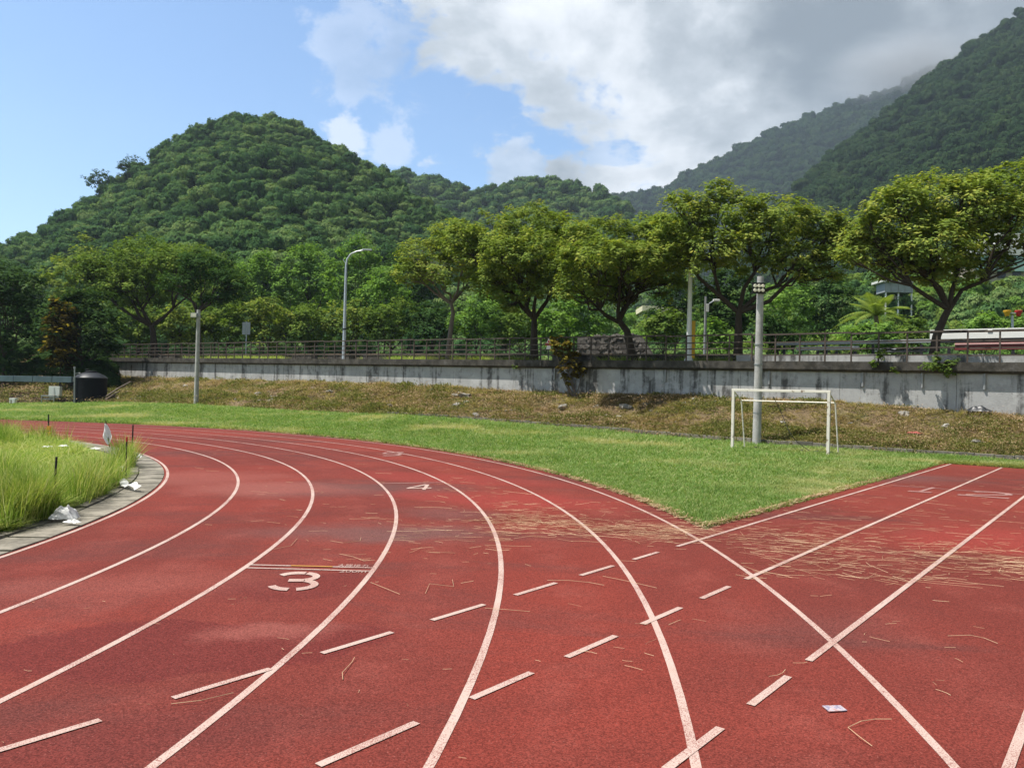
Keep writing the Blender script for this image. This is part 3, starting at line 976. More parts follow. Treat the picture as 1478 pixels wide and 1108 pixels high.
def pxblobs(d, lst, flat=1.0, rough=0.0):
    out = []
    lst = list(lst)
    for b in list(lst):
        for q in range(3):
            if rng.random() < rough:
                a = rng.random() * 2 * PI; k = .28 + .22 * rng.random()
                lst.append((b[0] + math.cos(a) * b[2] * .98, b[1] + math.sin(a) * b[3] * (.98 if math.sin(a) < 0 else .8), b[2] * k, b[3] * k * 1.15, (b[4] if len(b) > 4 else 0) + rng.normal() * .5))
    for b in lst:
        px, py, rx, rz = b[:4]
        off = b[4] if len(b) > 4 else 0
        dd = d + off
        c = at(px, py, dd)
        out.append((c.x, c.y, c.z, rx * dd / F, rx * dd / F * .9, rz * dd / F * flat))
    return out

# near row of trees just behind the railing
def row_tree(px, nback, trunk_px, r0, blobs, label, lm=M_LEAF_GOLD, warm=0.0, per=34, tuft=.34, leaf=.17, dens=1.04, bark=None, ragged=.2):
    d = s_of(px, nback)[1]
    base = wat(px, nback, -.1)
    base = Vector((base.x, base.y, base.z))
    tr = [base] + [at(x, y, d + o) for x, y, o in trunk_px]
    return tree('street_tree', label, base, tr, r0, pxblobs(d, blobs, 1.0, .5), tuft, leaf, per, lm, 'tree', 'yellow green street trees behind the railing', bark, dens, warm, twigs=3, ragged=ragged)
row_tree(645, 1.6, [(650, 480, 0), (654, 452, 0), (651, 436, .1)], .17,
         [(640, 392, 46, 34), (612, 372, 40, 26, .6), (672, 360, 44, 30, -.4), (655, 340, 36, 22), (690, 395, 30, 26, .8), (588, 398, 22, 18, -.4)],
         'slim pale-barked tree with thin yellowish crown right of the curved street lamp', warm=.06, dens=.85, bark=M_BARK2)
row_tree(770, 1.5, [(771, 480, 0), (771, 458, 0)], .24,
         [(718, 345, 46, 34), (770, 325, 48, 32, .8), (815, 345, 44, 36, -.5), (745, 385, 50, 32, -.9), (800, 395, 40, 34, .8), (708, 395, 34, 28, .6), (735, 425, 30, 22), (820, 405, 26, 26), (775, 365, 48, 30, -3.0), (730, 370, 40, 26, -2.6), (785, 420, 28, 18, -2.2), (690, 372, 34, 26, .3), (838, 362, 34, 28, .2), (668, 350, 30, 24, .3)],
         'straight-trunked tree with full rounded crown, next left of the leaning forked trunk', warm=.0)
row_tree(914, 1.4, [(905, 478, 0), (893, 462, 0)], .23,
         [(868, 345, 50, 30), (915, 350, 50, 34, .8), (850, 385, 44, 32, -.7), (905, 395, 46, 30, -.9), (952, 385, 38, 32, .5), (880, 420, 36, 18, .5), (968, 408, 28, 20, -.5), (938, 345, 34, 22), (858, 372, 46, 28, -3.4), (910, 376, 46, 28, -3.2), (838, 412, 34, 20, -2.4), (955, 370, 38, 26, -2.4), (985, 352, 34, 30, .3), (968, 330, 26, 20, .2)],
         'tree whose dark trunk leans left and forks into a wide V above the railing')
row_tree(1064, 1.6, [(1066, 470, 0), (1066, 448, 0)], .22,
         [(990, 318, 48, 32), (1050, 312, 56, 34, .7), (1115, 318, 56, 34, -.7), (1168, 330, 46, 30, .4), (1205, 352, 34, 28, -.4), (1020, 362, 50, 28, -.8), (1085, 368, 56, 30, .9), (1150, 375, 44, 26, -.6), (972, 350, 32, 26, .6), (1180, 395, 30, 14), (1228, 338, 32, 26, .3), (1222, 366, 30, 22, -.2)],
         'broad flat-topped tree behind the concrete floodlight pole', warm=.05)
row_tree(1345, 1.5, [(1352, 485, 0), (1362, 460, 0), (1370, 444, 0)], .20,
         [(1290, 335, 56, 36), (1345, 290, 62, 38, .6), (1405, 300, 58, 40, -.6), (1460, 275, 52, 38, .4), (1300, 300, 46, 30, -.4), (1262, 365, 40, 28, .4), (1345, 355, 58, 34, -1.0), (1410, 360, 48, 34, .8), (1465, 335, 48, 40, -.4), (1310, 390, 40, 24, .3), (1375, 395, 38, 24), (1500, 300, 46, 42), (1255, 335, 26, 22), (1238, 358, 28, 22, .2)],
         'large yellow-tinged tree with curved trunk leaning right in front of the white and maroon board', warm=.09)
# two darker trees of the same row at the far end
row_tree(222, 3.0, [(221, 480, 0), (218, 468, 0)], .34,
         [(170, 385, 40, 26), (215, 368, 44, 26, 1), (255, 380, 40, 26, -1), (190, 412, 40, 22, -1), (240, 408, 34, 22, 1), (150, 400, 30, 22), (205, 430, 28, 14)],
         'dark-trunked tree with three rising limbs behind the far end of the railing', M_LEAF_MID, warm=.0, leaf=.24, tuft=.5, per=30)
row_tree(288, 2.6, [(287, 480, 0), (284, 450, 0)], .20,
         [(262, 408, 30, 16), (300, 392, 36, 22, .8), (335, 408, 26, 16, -.6), (285, 378, 28, 16), (318, 430, 26, 10, .4)],
         'layered dark green tree directly behind the thin far floodlight pole', M_LEAF_BLUE, leaf=.22, tuft=.45, per=30)

# trees and bushes beyond the road
def auto_blobs(d, x0, x1, yt, yb, n, k=.40):
    """rounded masses filling the crown seen between x0..x1, yt..yb"""
    out = []
    cx_, rx = (x0 + x1) / 2, (x1 - x0) / 2
    cy_, ry = (yt + yb) / 2, (yb - yt) / 2
    for i in range(n):
        a = 2 * PI * (i + rng.random() * .6) / n
        f = .50 + .16 * rng.random()
        s_ = k * (0.85 + .3 * rng.random())
        out.append((cx_ + math.cos(a) * rx * f, cy_ - math.sin(a) * ry * f, rx * s_ * 1.05, ry * s_ * .95, rng.normal() * rx * .25 * d / F))
    out.append((cx_, cy_, rx * .6, ry * .6))
    return pxblobs(d, out, 1.0, .3)
def far_tree(name, label, d, x0, x1, yt, yb, lm, n=7, tuft=.75, leaf=.36, per=26, cat='tree', group='trees beyond the road', base_py=None, dens=.9, low=-.7, warm=0.0):
    bx = (x0 + x1) / 2
    s, _ = s_of(bx, 0)
    b = at(bx, 500, d)
    zc = WP0.z + WSL * s
    base = Vector((b.x, b.y, zc - .1 if base_py is None else at(bx, base_py, d).z))
    bl = auto_blobs(d, x0, x1, yt, yb, n)
    cz = sum(q[2] for q in bl) / len(bl)
    top = Vector((b.x, b.y, max(base.z + .25, base.z + (cz - base.z) * .45)))
    h = (x1 - x0) * d / F
    return tree(name, label, base, [base, base.lerp(top, .5) + Vector((.05 * h * rng.normal() * .3, 0, 0)), top], max(.06, .022 * h), bl, tuft, leaf, per, lm, cat, group, None, dens, warm, low)
G1 = 'broadleaf trees rising behind the bushes'
far_tree('broadleaf_tree', 'bright green tree with the tallest rounded crown just right behind the curved street lamp', 92, 468, 560, 338, 470, M_LEAF_BRIGHT, 9, group=G1)
far_tree('broadleaf_tree', 'bright green tree immediately left of the curved street lamp, with billowing crown', 96, 398, 492, 352, 470, M_LEAF_BRIGHT, 9, group=G1)
far_tree('broadleaf_tree', 'mid green rounded tree left of the bright billowing pair, behind the street sign', 98, 335, 425, 360, 465, M_LEAF_BRIGHT, 8, group=G1)
far_tree('broadleaf_tree', 'blue-green tree between the street lamp and the slim pale-barked tree', 94, 545, 640, 352, 480, M_LEAF_BLUE, 8, group=G1)
far_tree('broadleaf_tree', 'small green tree low between the lamp and the pale-barked tree', 86, 520, 590, 385, 480, M_LEAF_BRIGHT, 7, group=G1)
far_tree('broadleaf_tree', 'olive rounded tree crown at the left above the dark bronze shrub', 88, 60, 170, 352, 480, M_LEAF_GOLD, 9, group=G1, warm=-.05)
far_tree('broadleaf_tree', 'yellowish tree crown behind the dark-trunked tree with rising limbs', 92, 140, 262, 345, 470, M_LEAF_MID, 9, group=G1)
far_tree('broadleaf_tree', 'dull green tree behind the layered dark tree at the thin pole', 95, 268, 352, 366, 470, M_LEAF_MID, 8, group=G1)
far_tree('broadleaf_tree', 'light green small tree framed by the V of the leaning trunk and its left neighbour', 62, 802, 882, 405, 500, M_LEAF_BRIGHT, 7, tuft=.5, leaf=.26, group=G1)
far_tree('broadleaf_tree', 'dark glossy tree behind the broad flat-topped tree', 60, 1005, 1100, 385, 505, M_LEAF_DARK, 8, tuft=.55, leaf=.32, group=G1)
far_tree('broadleaf_tree', 'fresh green tree right of the concrete floodlight pole', 66, 1112, 1178, 402, 495, M_LEAF_BRIGHT, 7, tuft=.55, leaf=.28, group=G1)
far_tree('broadleaf_tree', 'taller dark tree right of the fresh green one, left of the palm', 74, 1150, 1232, 378, 495, M_LEAF_BLUE, 8, tuft=.6, leaf=.3, group=G1)
far_tree('broadleaf_tree', 'large dark blue-green tree at the far left edge, reaching to the ground', 63, -60, 72, 362, 545, M_LEAF_DARK, 11, tuft=.7, leaf=.32, group=G1, base_py=560)
far_tree('broadleaf_tree', 'dark tree in the gap between leaning tree and broad flat-topped tree', 84, 930, 1020, 392, 470, M_LEAF_BLUE, 7, tuft=.6, leaf=.3, group=G1)
far_tree('broadleaf_tree', 'mid green tree behind the straight-trunked tree', 78, 690, 770, 400, 500, M_LEAF_BRIGHT, 7, tuft=.6, leaf=.3, group=G1, dens=1.0)
far_tree('broadleaf_tree', 'dense dark tree shading the slope above the blue grey ledge', 61, 60, 178, 405, 548, M_LEAF_DARK, 10, tuft=.6, leaf=.3, group=G1, base_py=556)
G2 = 'rounded bushes along the far side of the road'
bushes = [(160, 235, 436, 498, M_LEAF_MID, 'left end of the bush row, by the dark-trunked tree'), (225, 300, 440, 498, M_LEAF_GOLD, 'yellowish bush between the two dark trees'), (290, 362, 430, 498, M_LEAF_MID, 'bush left of the street sign'),
          (350, 425, 428, 498, M_LEAF_GOLD, 'olive bush right behind the street sign'), (415, 485, 436, 498, M_LEAF_MID, 'bush left of the street lamp column'), (470, 540, 432, 496, M_LEAF_GOLD, 'olive bush right of the street lamp column'),
          (530, 600, 428, 496, M_LEAF_MID, 'spreading bush in the middle of the row'), (590, 660, 436, 496, M_LEAF_BLUE, 'deep green bush behind the slim pale-barked trunk'), (655, 720, 425, 497, M_LEAF_BRIGHT, 'bright bush right of the slim pale-barked trunk'),
          (715, 785, 440, 498, M_LEAF_MID, 'bush behind the straight dark trunk'), (780, 830, 448, 500, M_LEAF_BRIGHT, 'small bright bush right of the straight dark trunk'), (930, 985, 446, 492, M_LEAF_MID, 'green bush beside the white pole'),
          (1095, 1150, 455, 500, M_LEAF_BLUE, 'dark bush at the foot of the floodlight pole skyline'), (1010, 1060, 462, 505, M_LEAF_BRIGHT, 'low bright bush in front of the dark glossy tree'), (1225, 1290, 462, 505, M_LEAF_BRIGHT, 'low bright bush under the palm'), (1285, 1345, 458, 503, M_LEAF_MID, 'low bush right of the palm'), (1395, 1450, 455, 500, M_LEAF_BRIGHT, 'low bush behind the white and maroon board'), (1445, 1500, 458, 500, M_LEAF_BRIGHT, 'low bright bush under the yellow and red lanterns')]
for x0, x1, yt, yb, lm, lab in bushes:
    d = 74 if x1 < 800 else 56
    far_tree('bush', lab, d, x0 - 6, x1 + 6, yt, yb + 6, lm, 6, tuft=.5, leaf=.27, per=26, cat='bush', group=G2, dens=.85)
# bronze shrubs
far_tree('bronze_shrub', 'dark bronze shrub with yellow top leaves above the black water tank', 58.3, 64, 112, 428, 545, M_LEAF_RED, 8, tuft=.4, leaf=.28, per=24, cat='shrub', group=None, base_py=560, warm=.02)
d_ = wdepth(826) - .7
b_ = at(828, 571, d_)
far = [(812, 497, 13, 10), (804, 508, 8, 9), (826, 512, 10, 9, .2), (820, 524, 10, 9, -.2), (832, 538, 8, 8), (820, 550, 6, 6), (800, 492, 6, 5), (840, 530, 7, 7), (816, 538, 6, 6)]
cs_ = root('croton_bush', b_, 'bronze and yellow shrub growing against the wall face with bare stems', 'shrub')
m_ = MB()
for q in far:
    e = at(q[0], q[1] + 6, d_)
    m_.tube(bent(b_ + Vector((rng.normal() * .1, 0, -.1)), e, 5, .06), [.035, .03, .026, .02, .015, .008], 5)
m_.build('stems', M_BARK2, cs_, True)
cm = mesh_obj('foliage', crown_mesh('foliage', pxblobs(d_, far), .15, .17, 13, M_LEAF_CROTON, 1.0, -.8, .02, .4), cs_)
# bare-branched tree beside the slim one
def bare_tree(px, py, d, label, h=3.2, n=22):
    b = at(px, py, d)
    t = root('bare_tree', b, label, 'tree')
    m_ = MB()
    for i in range(n):
        w = Vector((rng.normal() * .8, rng.normal() * .5, 1.0 + rng.random() * .5)).normalized()
        e = b + w * h * (.6 + .5 * rng.random())
        pts = bent(b, e, 5, .15)
        m_.tube(pts, [.07, .055, .045, .035, .024, .012], 5)
        for j in range(4):
            s_ = pts[2 + j % 3]; m_.tube(bent(s_, s_ + Vector((rng.normal() * .6, rng.normal() * .4, .5 + rng.random() * .5)), 3, .2), [.025, .02, .015, .008], 4)
    m_.build('branches', M_BARK2, t)
bare_tree(610, 400, 88, 'leafless grey-branched tree top between blue-green and pale-barked trees', 4.6)

# palm
def palm(px, py, d, label):
    b = at(px, py + 26, d); c = at(px, py, d)
    t = root('palm_tree', b, label, 'palm')
    MB().tube([b, b.lerp(c, .5) + Vector((.1, 0, 0)), c], [.2, .17, .15], 10).build('trunk', M_BARK2, t, True)
    for k in range(22):
        a = 2 * PI * k / 22 + rng.normal() * .1
        up = (0.25 + 1.1 * rng.random())
        L = 2.9 * (.8 + .3 * rng.random())
        vs, fs, tn = [], [], []
        sp_pts = []
        for i in range(13):
            f = i / 12
            r = L * f * (math.cos(up * .9) + .15)
            z = L * (f * math.sin(up) - .62 * f * f * (1.25 - .55 * up))
            sp_pts.append(c + Vector((math.cos(a) * r, math.sin(a) * r, z)))
        for i in range(1, 13):
            p, q = sp_pts[i - 1], sp_pts[i]
            tdir = (q - p).normalized(); side = tdir.cross(Vector((0, 0, 1))).normalized()
            ln = .62 * math.sin(PI * min(1, .12 + .88 * i / 12.5)) + .08
            for sg in (-1, 1):
                for s_ in (0.1, .6):
                    o_ = p.lerp(q, s_)
                    tip = o_ + side * sg * ln * .8 + tdir * ln * .6 + Vector((0, 0, -.22 * ln))
                    wv = tdir * .05
                    i0 = len(vs); vs += [o_ - wv, o_ + wv, tip + wv * .3, tip - wv * .3]
                    fs.append((i0, i0 + 1, i0 + 2, i0 + 3)); tn.append(.5 + .5 * rng.random())
            i0 = len(vs); up_ = Vector((0, 0, .03)); vs += [p - side * .025, p + side * .025, q + side * .02, q - side * .02]; fs.append((i0, i0 + 1, i0 + 2, i0 + 3)); tn.append(.9)
        o = mesh_obj('frond', np_mesh('frond', np.array([tuple(v) for v in vs]), np.array(fs), M_LEAF_MID, tn), t)
palm(1264, 455, 62, 'coconut palm with arching fronds below the small grey shed')

# ------------------------------------------------------------------ scatter (stuff) by geometry nodes
def proto(name, me):
    o = bpy.data.objects.new(name, me)      # a mesh holder only, never placed in the scene
    return o
def scatter(name, pts, scl, rz, protos, m, label, tilt=None, kind='stuff'):
    n = len(pts)
    me = bpy.data.meshes.new(name)
    me.vertices.add(n)
    me.vertices.foreach_set('co', np.asarray(pts, np.float32).ravel())
    a = me.attributes.new('scl', 'FLOAT_VECTOR', 'POINT'); s3 = np.asarray(scl, np.float32)
    if s3.ndim == 1: s3 = np.repeat(s3[:, None], 3, 1)
    a.data.foreach_set('vector', s3.ravel())
    a = me.attributes.new('rot', 'FLOAT_VECTOR', 'POINT')
    r = np.zeros((n, 3), np.float32); r[:, 2] = rz
    if tilt is not None: r[:, 0] = tilt
    a.data.foreach_set('vector', r.ravel())
    a = me.attributes.new('pick', 'INT', 'POINT'); a.data.foreach_set('value', rng.integers(0, len(protos), n).astype(np.int32))
    o = mesh_obj(name, me)
    tr = bpy.data.node_groups.new(name, 'GeometryNodeTree')
    tr.interface.new_socket('Geometry', in_out='INPUT', socket_type='NodeSocketGeometry')
    tr.interface.new_socket('Geometry', in_out='OUTPUT', socket_type='NodeSocketGeometry')
    N_ = tr.nodes; Lk = tr.links
    gi, go = N_.new('NodeGroupInput'), N_.new('NodeGroupOutput')
    iop = N_.new('GeometryNodeInstanceOnPoints')
    jn = N_.new('GeometryNodeJoinGeometry')
    for p in protos:
        oi = N_.new('GeometryNodeObjectInfo'); oi.inputs['Object'].default_value = p; oi.inputs['As Instance'].default_value = True
        Lk.new(oi.outputs['Geometry'], jn.inputs[0])
    def att(nm, ty):
        x = N_.new('GeometryNodeInputNamedAttribute'); x.data_type = ty; x.inputs[0].default_value = nm
        return x.outputs[0]
    Lk.new(gi.outputs[0], iop.inputs['Points']); Lk.new(jn.outputs[0], iop.inputs['Instance'])
    iop.inputs['Pick Instance'].default_value = True
    Lk.new(att('pick', 'INT'), iop.inputs['Instance Index'])
    e2r = N_.new('FunctionNodeEulerToRotation'); Lk.new(att('rot', 'FLOAT_VECTOR'), e2r.inputs[0])
    Lk.new(e2r.outputs[0], iop.inputs['Rotation']); Lk.new(att('scl', 'FLOAT_VECTOR'), iop.inputs['Scale'])
    Lk.new(iop.outputs[0], go.inputs[0])
    mod = o.modifiers.new('scatter', 'NODES'); mod.node_group = tr
    o['kind'] = kind; o['label'] = label
    return o

def dome_proto(nm, m, lobes, per, leaf, seed):
    bl = []
    for i in range(lobes):
        a = 2 * PI * i / lobes + rng.normal() * .3
        r = .50 * (.7 + .5 * rng.random()) if i else 0
        s_ = .42 + .16 * rng.random()
        bl.append((math.cos(a) * r, math.sin(a) * r, .30 + .34 * rng.random(), s_, s_, s_ * .8))
    return proto(nm, crown_mesh(nm, bl, .14, leaf, per, m, 1.0, -.35, 0, .12, (1.5, .35, .15, .18)))
PF = [dome_proto('crown_form', M_FOREST, 4 + i % 4, 13, .13, i) for i in range(7)]
PD = [dome_proto('crown_form_shaded', M_FOREST_SHADED, 5 + i % 3, 9, .17, i) for i in range(4)]

def hill(name, label, cols_, mfloor, spacing, rad, protos, flabel, prof=1.0, nz=(40, 10), seed=0, back=.5, rows=46, t_range=(0, 1.03), step=6.0, rel=.10, dens_px=None):
    """cols_: (photo x, ridge y, ridge distance, foot distance, foot height)"""
    c = np.array(cols_, float)
    xs = np.arange(c[0, 0], c[-1, 0] + .1, step)
    T = np.concatenate([np.linspace(0, 1, rows), [1.05, 1.12, 1.22]])
    Vh = np.zeros((len(xs), len(T), 3))
    for i, px in enumerate(xs):
        ry, rd, fd, fz = (np.interp(px, c[:, 0], c[:, k]) for k in (1, 2, 3, 4))
        R_ = at(px, ry, rd); rx_ = R_.x / R_.y
        for j, t in enumerate(T):
            dd = fd + (rd - fd) * t
            hz = (R_.z - fz)
            z = fz + hz * (t ** prof if t <= 1 else 1 - (t - 1) * back * 1.6)
            Vh[i, j] = (rx_ * dd, dd, z)
    w = np.clip(np.minimum(T * 3, 1), 0, 1) * np.clip((1.02 - T) * 2.0, rel * .4, 1)
    nn = (vnoise(Vh[..., 0], Vh[..., 1], nz[0], 4, .5, seed) - .5) * 2
    spur = 1 - np.abs(2 * vnoise(Vh[..., 0], Vh[..., 1] * .45, nz[0] * 1.1, 3, .5, seed + 3) - 1) * 2
    amp = nz[1]
    Vh[..., 2] += ((nn - 1) * .6 + (spur - 1) * .5) * amp * w[None, :]
    me = np_mesh(name, Vh.reshape(-1, 3), grid_faces(len(xs), len(T))[:, ::-1], mfloor, smooth=True)
    structure(mesh_obj(name, me), label)
    # crowns on the slope
    A, B, C_, D_ = Vh[:-1, :-1], Vh[1:, :-1], Vh[1:, 1:], Vh[:-1, 1:]
    area = np.linalg.norm(np.cross(B - A, D_ - A), axis=-1)
    area[:, T[:-1] >= t_range[1]] = 0; area[:, T[:-1] < t_range[0]] = 0
    cnt = rng.poisson(area / spacing ** 2)
    ii, jj = np.nonzero(cnt); rep = cnt[ii, jj]; ii, jj = np.repeat(ii, rep), np.repeat(jj, rep)
    u, v = rng.random(len(ii))[:, None], rng.random(len(ii))[:, None]
    p = A[ii, jj] * (1 - u) * (1 - v) + B[ii, jj] * u * (1 - v) + C_[ii, jj] * u * v + D_[ii, jj] * (1 - u) * v
    s_ = rad * np.clip(np.exp(rng.normal(size=len(p)) * .40), .5, 1.75)
    scl = np.stack([s_, s_, s_ * (1.0 + .7 * rng.random(len(p)))], 1)
    p[:, 2] -= .1 * s_
    scatter(name + '_forest', p, scl, rng.random(len(p)) * 6.28, protos, None, flabel)
    print('SCATTER', name, len(p))
    return Vh

Z0 = 3.4
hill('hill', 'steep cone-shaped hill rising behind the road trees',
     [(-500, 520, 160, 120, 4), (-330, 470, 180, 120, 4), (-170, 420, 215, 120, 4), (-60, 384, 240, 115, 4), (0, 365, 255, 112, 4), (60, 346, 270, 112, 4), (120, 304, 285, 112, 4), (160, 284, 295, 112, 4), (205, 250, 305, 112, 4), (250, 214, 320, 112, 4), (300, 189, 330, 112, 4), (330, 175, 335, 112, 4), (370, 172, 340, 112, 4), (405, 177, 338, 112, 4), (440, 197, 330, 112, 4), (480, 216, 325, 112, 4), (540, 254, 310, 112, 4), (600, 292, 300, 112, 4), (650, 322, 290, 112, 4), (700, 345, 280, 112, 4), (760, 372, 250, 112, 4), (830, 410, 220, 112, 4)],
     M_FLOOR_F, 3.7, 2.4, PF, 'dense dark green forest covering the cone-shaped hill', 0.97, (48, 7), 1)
hill('ridge', 'lower wooded ridge right of the cone-shaped hill',
     [(430, 300, 560, 330, 12), (520, 262, 580, 330, 12), (585, 253, 600, 330, 12), (640, 268, 600, 330, 12), (700, 278, 610, 330, 12), (760, 268, 620, 330, 12), (800, 263, 620, 330, 12), (850, 277, 620, 330, 12), (890, 292, 610, 330, 12), (940, 330, 600, 330, 12), (1010, 370, 560, 330, 12)],
     M_FLOOR_F, 5.6, 3.8, PF, 'green forest covering the lower ridge', 1.0, (80, 9), 4)
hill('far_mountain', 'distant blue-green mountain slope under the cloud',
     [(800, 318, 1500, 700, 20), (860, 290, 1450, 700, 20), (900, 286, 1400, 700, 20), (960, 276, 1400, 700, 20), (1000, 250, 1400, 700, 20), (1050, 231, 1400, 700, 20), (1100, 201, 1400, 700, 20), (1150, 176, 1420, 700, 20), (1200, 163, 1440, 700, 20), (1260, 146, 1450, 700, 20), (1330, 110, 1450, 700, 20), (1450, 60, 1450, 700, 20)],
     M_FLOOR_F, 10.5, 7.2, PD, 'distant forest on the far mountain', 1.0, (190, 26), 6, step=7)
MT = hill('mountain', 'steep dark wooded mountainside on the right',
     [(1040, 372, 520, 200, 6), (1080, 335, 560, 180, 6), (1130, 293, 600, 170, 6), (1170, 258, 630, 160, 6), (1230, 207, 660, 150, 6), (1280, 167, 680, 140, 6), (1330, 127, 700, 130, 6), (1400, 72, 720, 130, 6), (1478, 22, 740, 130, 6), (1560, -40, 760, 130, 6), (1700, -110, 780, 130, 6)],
     M_FLOOR_F, 6.2, 4.2, PD, 'dense forest on the right mountainside, leaves coloured dark for cloud shade', 1.15, (110, 20), 9)
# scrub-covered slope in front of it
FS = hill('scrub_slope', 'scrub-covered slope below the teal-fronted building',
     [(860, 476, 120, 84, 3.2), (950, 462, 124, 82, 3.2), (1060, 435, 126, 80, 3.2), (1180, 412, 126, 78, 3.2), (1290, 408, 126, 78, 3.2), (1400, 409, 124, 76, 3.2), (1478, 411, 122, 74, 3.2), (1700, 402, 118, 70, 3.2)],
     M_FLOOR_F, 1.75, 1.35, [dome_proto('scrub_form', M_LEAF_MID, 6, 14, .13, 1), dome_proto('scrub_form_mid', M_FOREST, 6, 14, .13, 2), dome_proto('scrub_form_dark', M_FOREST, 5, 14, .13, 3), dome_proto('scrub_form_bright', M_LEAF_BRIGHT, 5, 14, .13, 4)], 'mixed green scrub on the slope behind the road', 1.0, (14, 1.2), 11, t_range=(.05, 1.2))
# the two trees that stand clear of the ridge
for (x0, x1, yt, yb, lab) in ((122, 168, 244, 275, 'dark tree standing clear on the left shoulder of the cone-shaped hill, the lower of two'), (168, 214, 226, 258, 'dark tree standing clear on the left shoulder of the cone-shaped hill, the upper of two')):
    far_tree('ridge_tree', lab, 296, x0, x1, yt, yb, M_LEAF_DARK, 7, tuft=1.0, leaf=.75, per=14, cat='tree', group='trees on the hill shoulder', base_py=yb + 6, dens=.5, low=-.9)

# ------------------------------------------------------------------ poles
def flood_pole(base, top, r0, r1, label, n_steps):
    t = root('floodlight_pole', base, label, 'pole')
    ax = (top - base)
    MB().tube([base - Vector((0, 0, .1)), base.lerp(top, .5), top], [r0, (r0 + r1) / 2, r1], 16).build('pole', M_POLE, t, True)
    m_ = MB()
    for i in range(n_steps):
        p = base.lerp(top, .25 + .6 * i / n_steps); a = (1 if i % 2 else -1)
        m_.tube([p, p + Vector((a * (r0 + .12), .02, 0))], .009, 5)
    m_.build('step_bolts', M_STEEL, t)
    return t
b2 = at(1092, 644.5, 27.45); t2 = at(1098.5, 399, b2.y + .0)
t2.x, t2.y = b2.x + .02, b2.y
p2 = flood_pole(b2, t2, .150, .112, 'thick concrete floodlight pole with six small lamps, right behind the goal', 0)
c = at(1095, 416, b2.y - .16)
br = MB().box(c + Vector((0, 0, -.155)), .44, .05, .31).build('lamp_frame', M_DARK, p2)
MB().box(c + Vector((0, .03, -.18)), .50, .12, .03).box(c + Vector((0, .03, .165)), .50, .12, .03).build('lamp_bracket', M_DARK, p2)
for i in range(3):
    for j in range(2):
        q = c + Vector((-.135 + .135 * i, -.03, -.075 + .15 * j))
        m_ = MB()
        m_.tube([q + Vector((0, .03, 0)), q + Vector((0, -.02, 0)), q + Vector((0, -.04, 0))], [.040, .062, .050], 14)
        o = m_.build('lamp', M_LAMP, br, True)
m_ = MB()
for z in (1.2, 2.9, 3.6):
    p = b2.lerp(t2, z / 6); m_.tube([p - Vector((0, 0, .02)), p + Vector((0, 0, .02))], .15, 16)
m_.build('band', M_STEEL, p2)
b1 = at(283, 585, 49); t1 = b1.copy(); t1.z = at(289, 447, 49).z
p1 = flood_pole(b1, t1, .145, .108, 'thin-looking far concrete floodlight pole at the left part of the bank', 0)
c = at(282.5, 455, 48.85)
m_ = MB(); m_.box(c + Vector((-.08, 0, -.14)), .40, .22, .28); m_.box(c + Vector((.16, .02, -.05)), .2, .08, .08); lb_ = m_.build('lamp_box', M_TIN, p1)
MB().box(c + Vector((-.08, -.13, -.11)), .32, .03, .22).build('lamp_glass', M_LAMP, lb_)

# ------------------------------------------------------------------ goal
gL, gR = gnd(1057, 650, .02), gnd(1195, 659, .02)
gx = (gR - gL); gw = gx.length; gx.normalize(); gb = Vector((-gx.y, gx.x, 0))
gt = root('football_goal', (gL + gR) / 2, 'small chipped white goal frame standing on the grass without a net', 'goal')
hgt = 1.97
def bar(a, b, r, nm, m=M_GOAL, n=10):
    return MB().tube([a, a.lerp(b, .5), b], r, n).build(nm, m, gt, True)
up = Vector((0, 0, 1))
for p in (gL, gR):
    MB().box(p - up * .02, .085, .085, hgt - .03, gx).build('post', M_GOAL, gt, bevel=.01)
MB().box((gL + gR) / 2 + up * (hgt - .08), gw + .10, .086, .082, gx).build('crossbar', M_GOAL, gt, bevel=.01)
for p, sgn in ((gL, 1), (gR, 1)):
    top = p + up * (hgt - .06)
    bk = p + gb * .95 + gx * (.06 * sgn)
    bt = p + gb * .72 + up * 1.60
    bar(top, bt, .022, 'top_stay')
    bar(bt, bk + up * .02, .022, 'back_post')
    bar(p + up * .03 + gb * .05, bk + up * .03, .024, 'side_runner')
bar(gL + gb * .72 + up * 1.60, gR + gb * .72 + up * 1.60, .024, 'back_bar')
bar(gL + gb * .95 + up * .03, gR + gb * .95 + up * .03, .024, 'ground_bar')
bar(gL + up * .05 + gb * .06, gR + up * .04 + gb * .06, .02, 'front_ground_bar')
A, B = gL + gb * .5 + gx * 1.1 + up * 1.75, gR + gb * .7 - gx * .3 + up * .05
rope = [A.lerp(B, i / 12) - up * (1.0 * math.sin(PI * i / 12) * (.55)) + gb * .1 * math.sin(i) for i in range(13)]
for p in rope: p.z = max(p.z, .05)
MB().tube(rope, .010, 5).build('rope', M_DARK, gt)
rope = [gL + gx * (.25 + 2.6 * i / 20) + gb * (.75 + .12 * math.sin(i * 1.7)) + up * (.05 + .04 * abs(math.sin(i * 2.3))) for i in range(21)]
MB().tube(rope, .03, 6).build('rolled_net', M_DARK, gt)

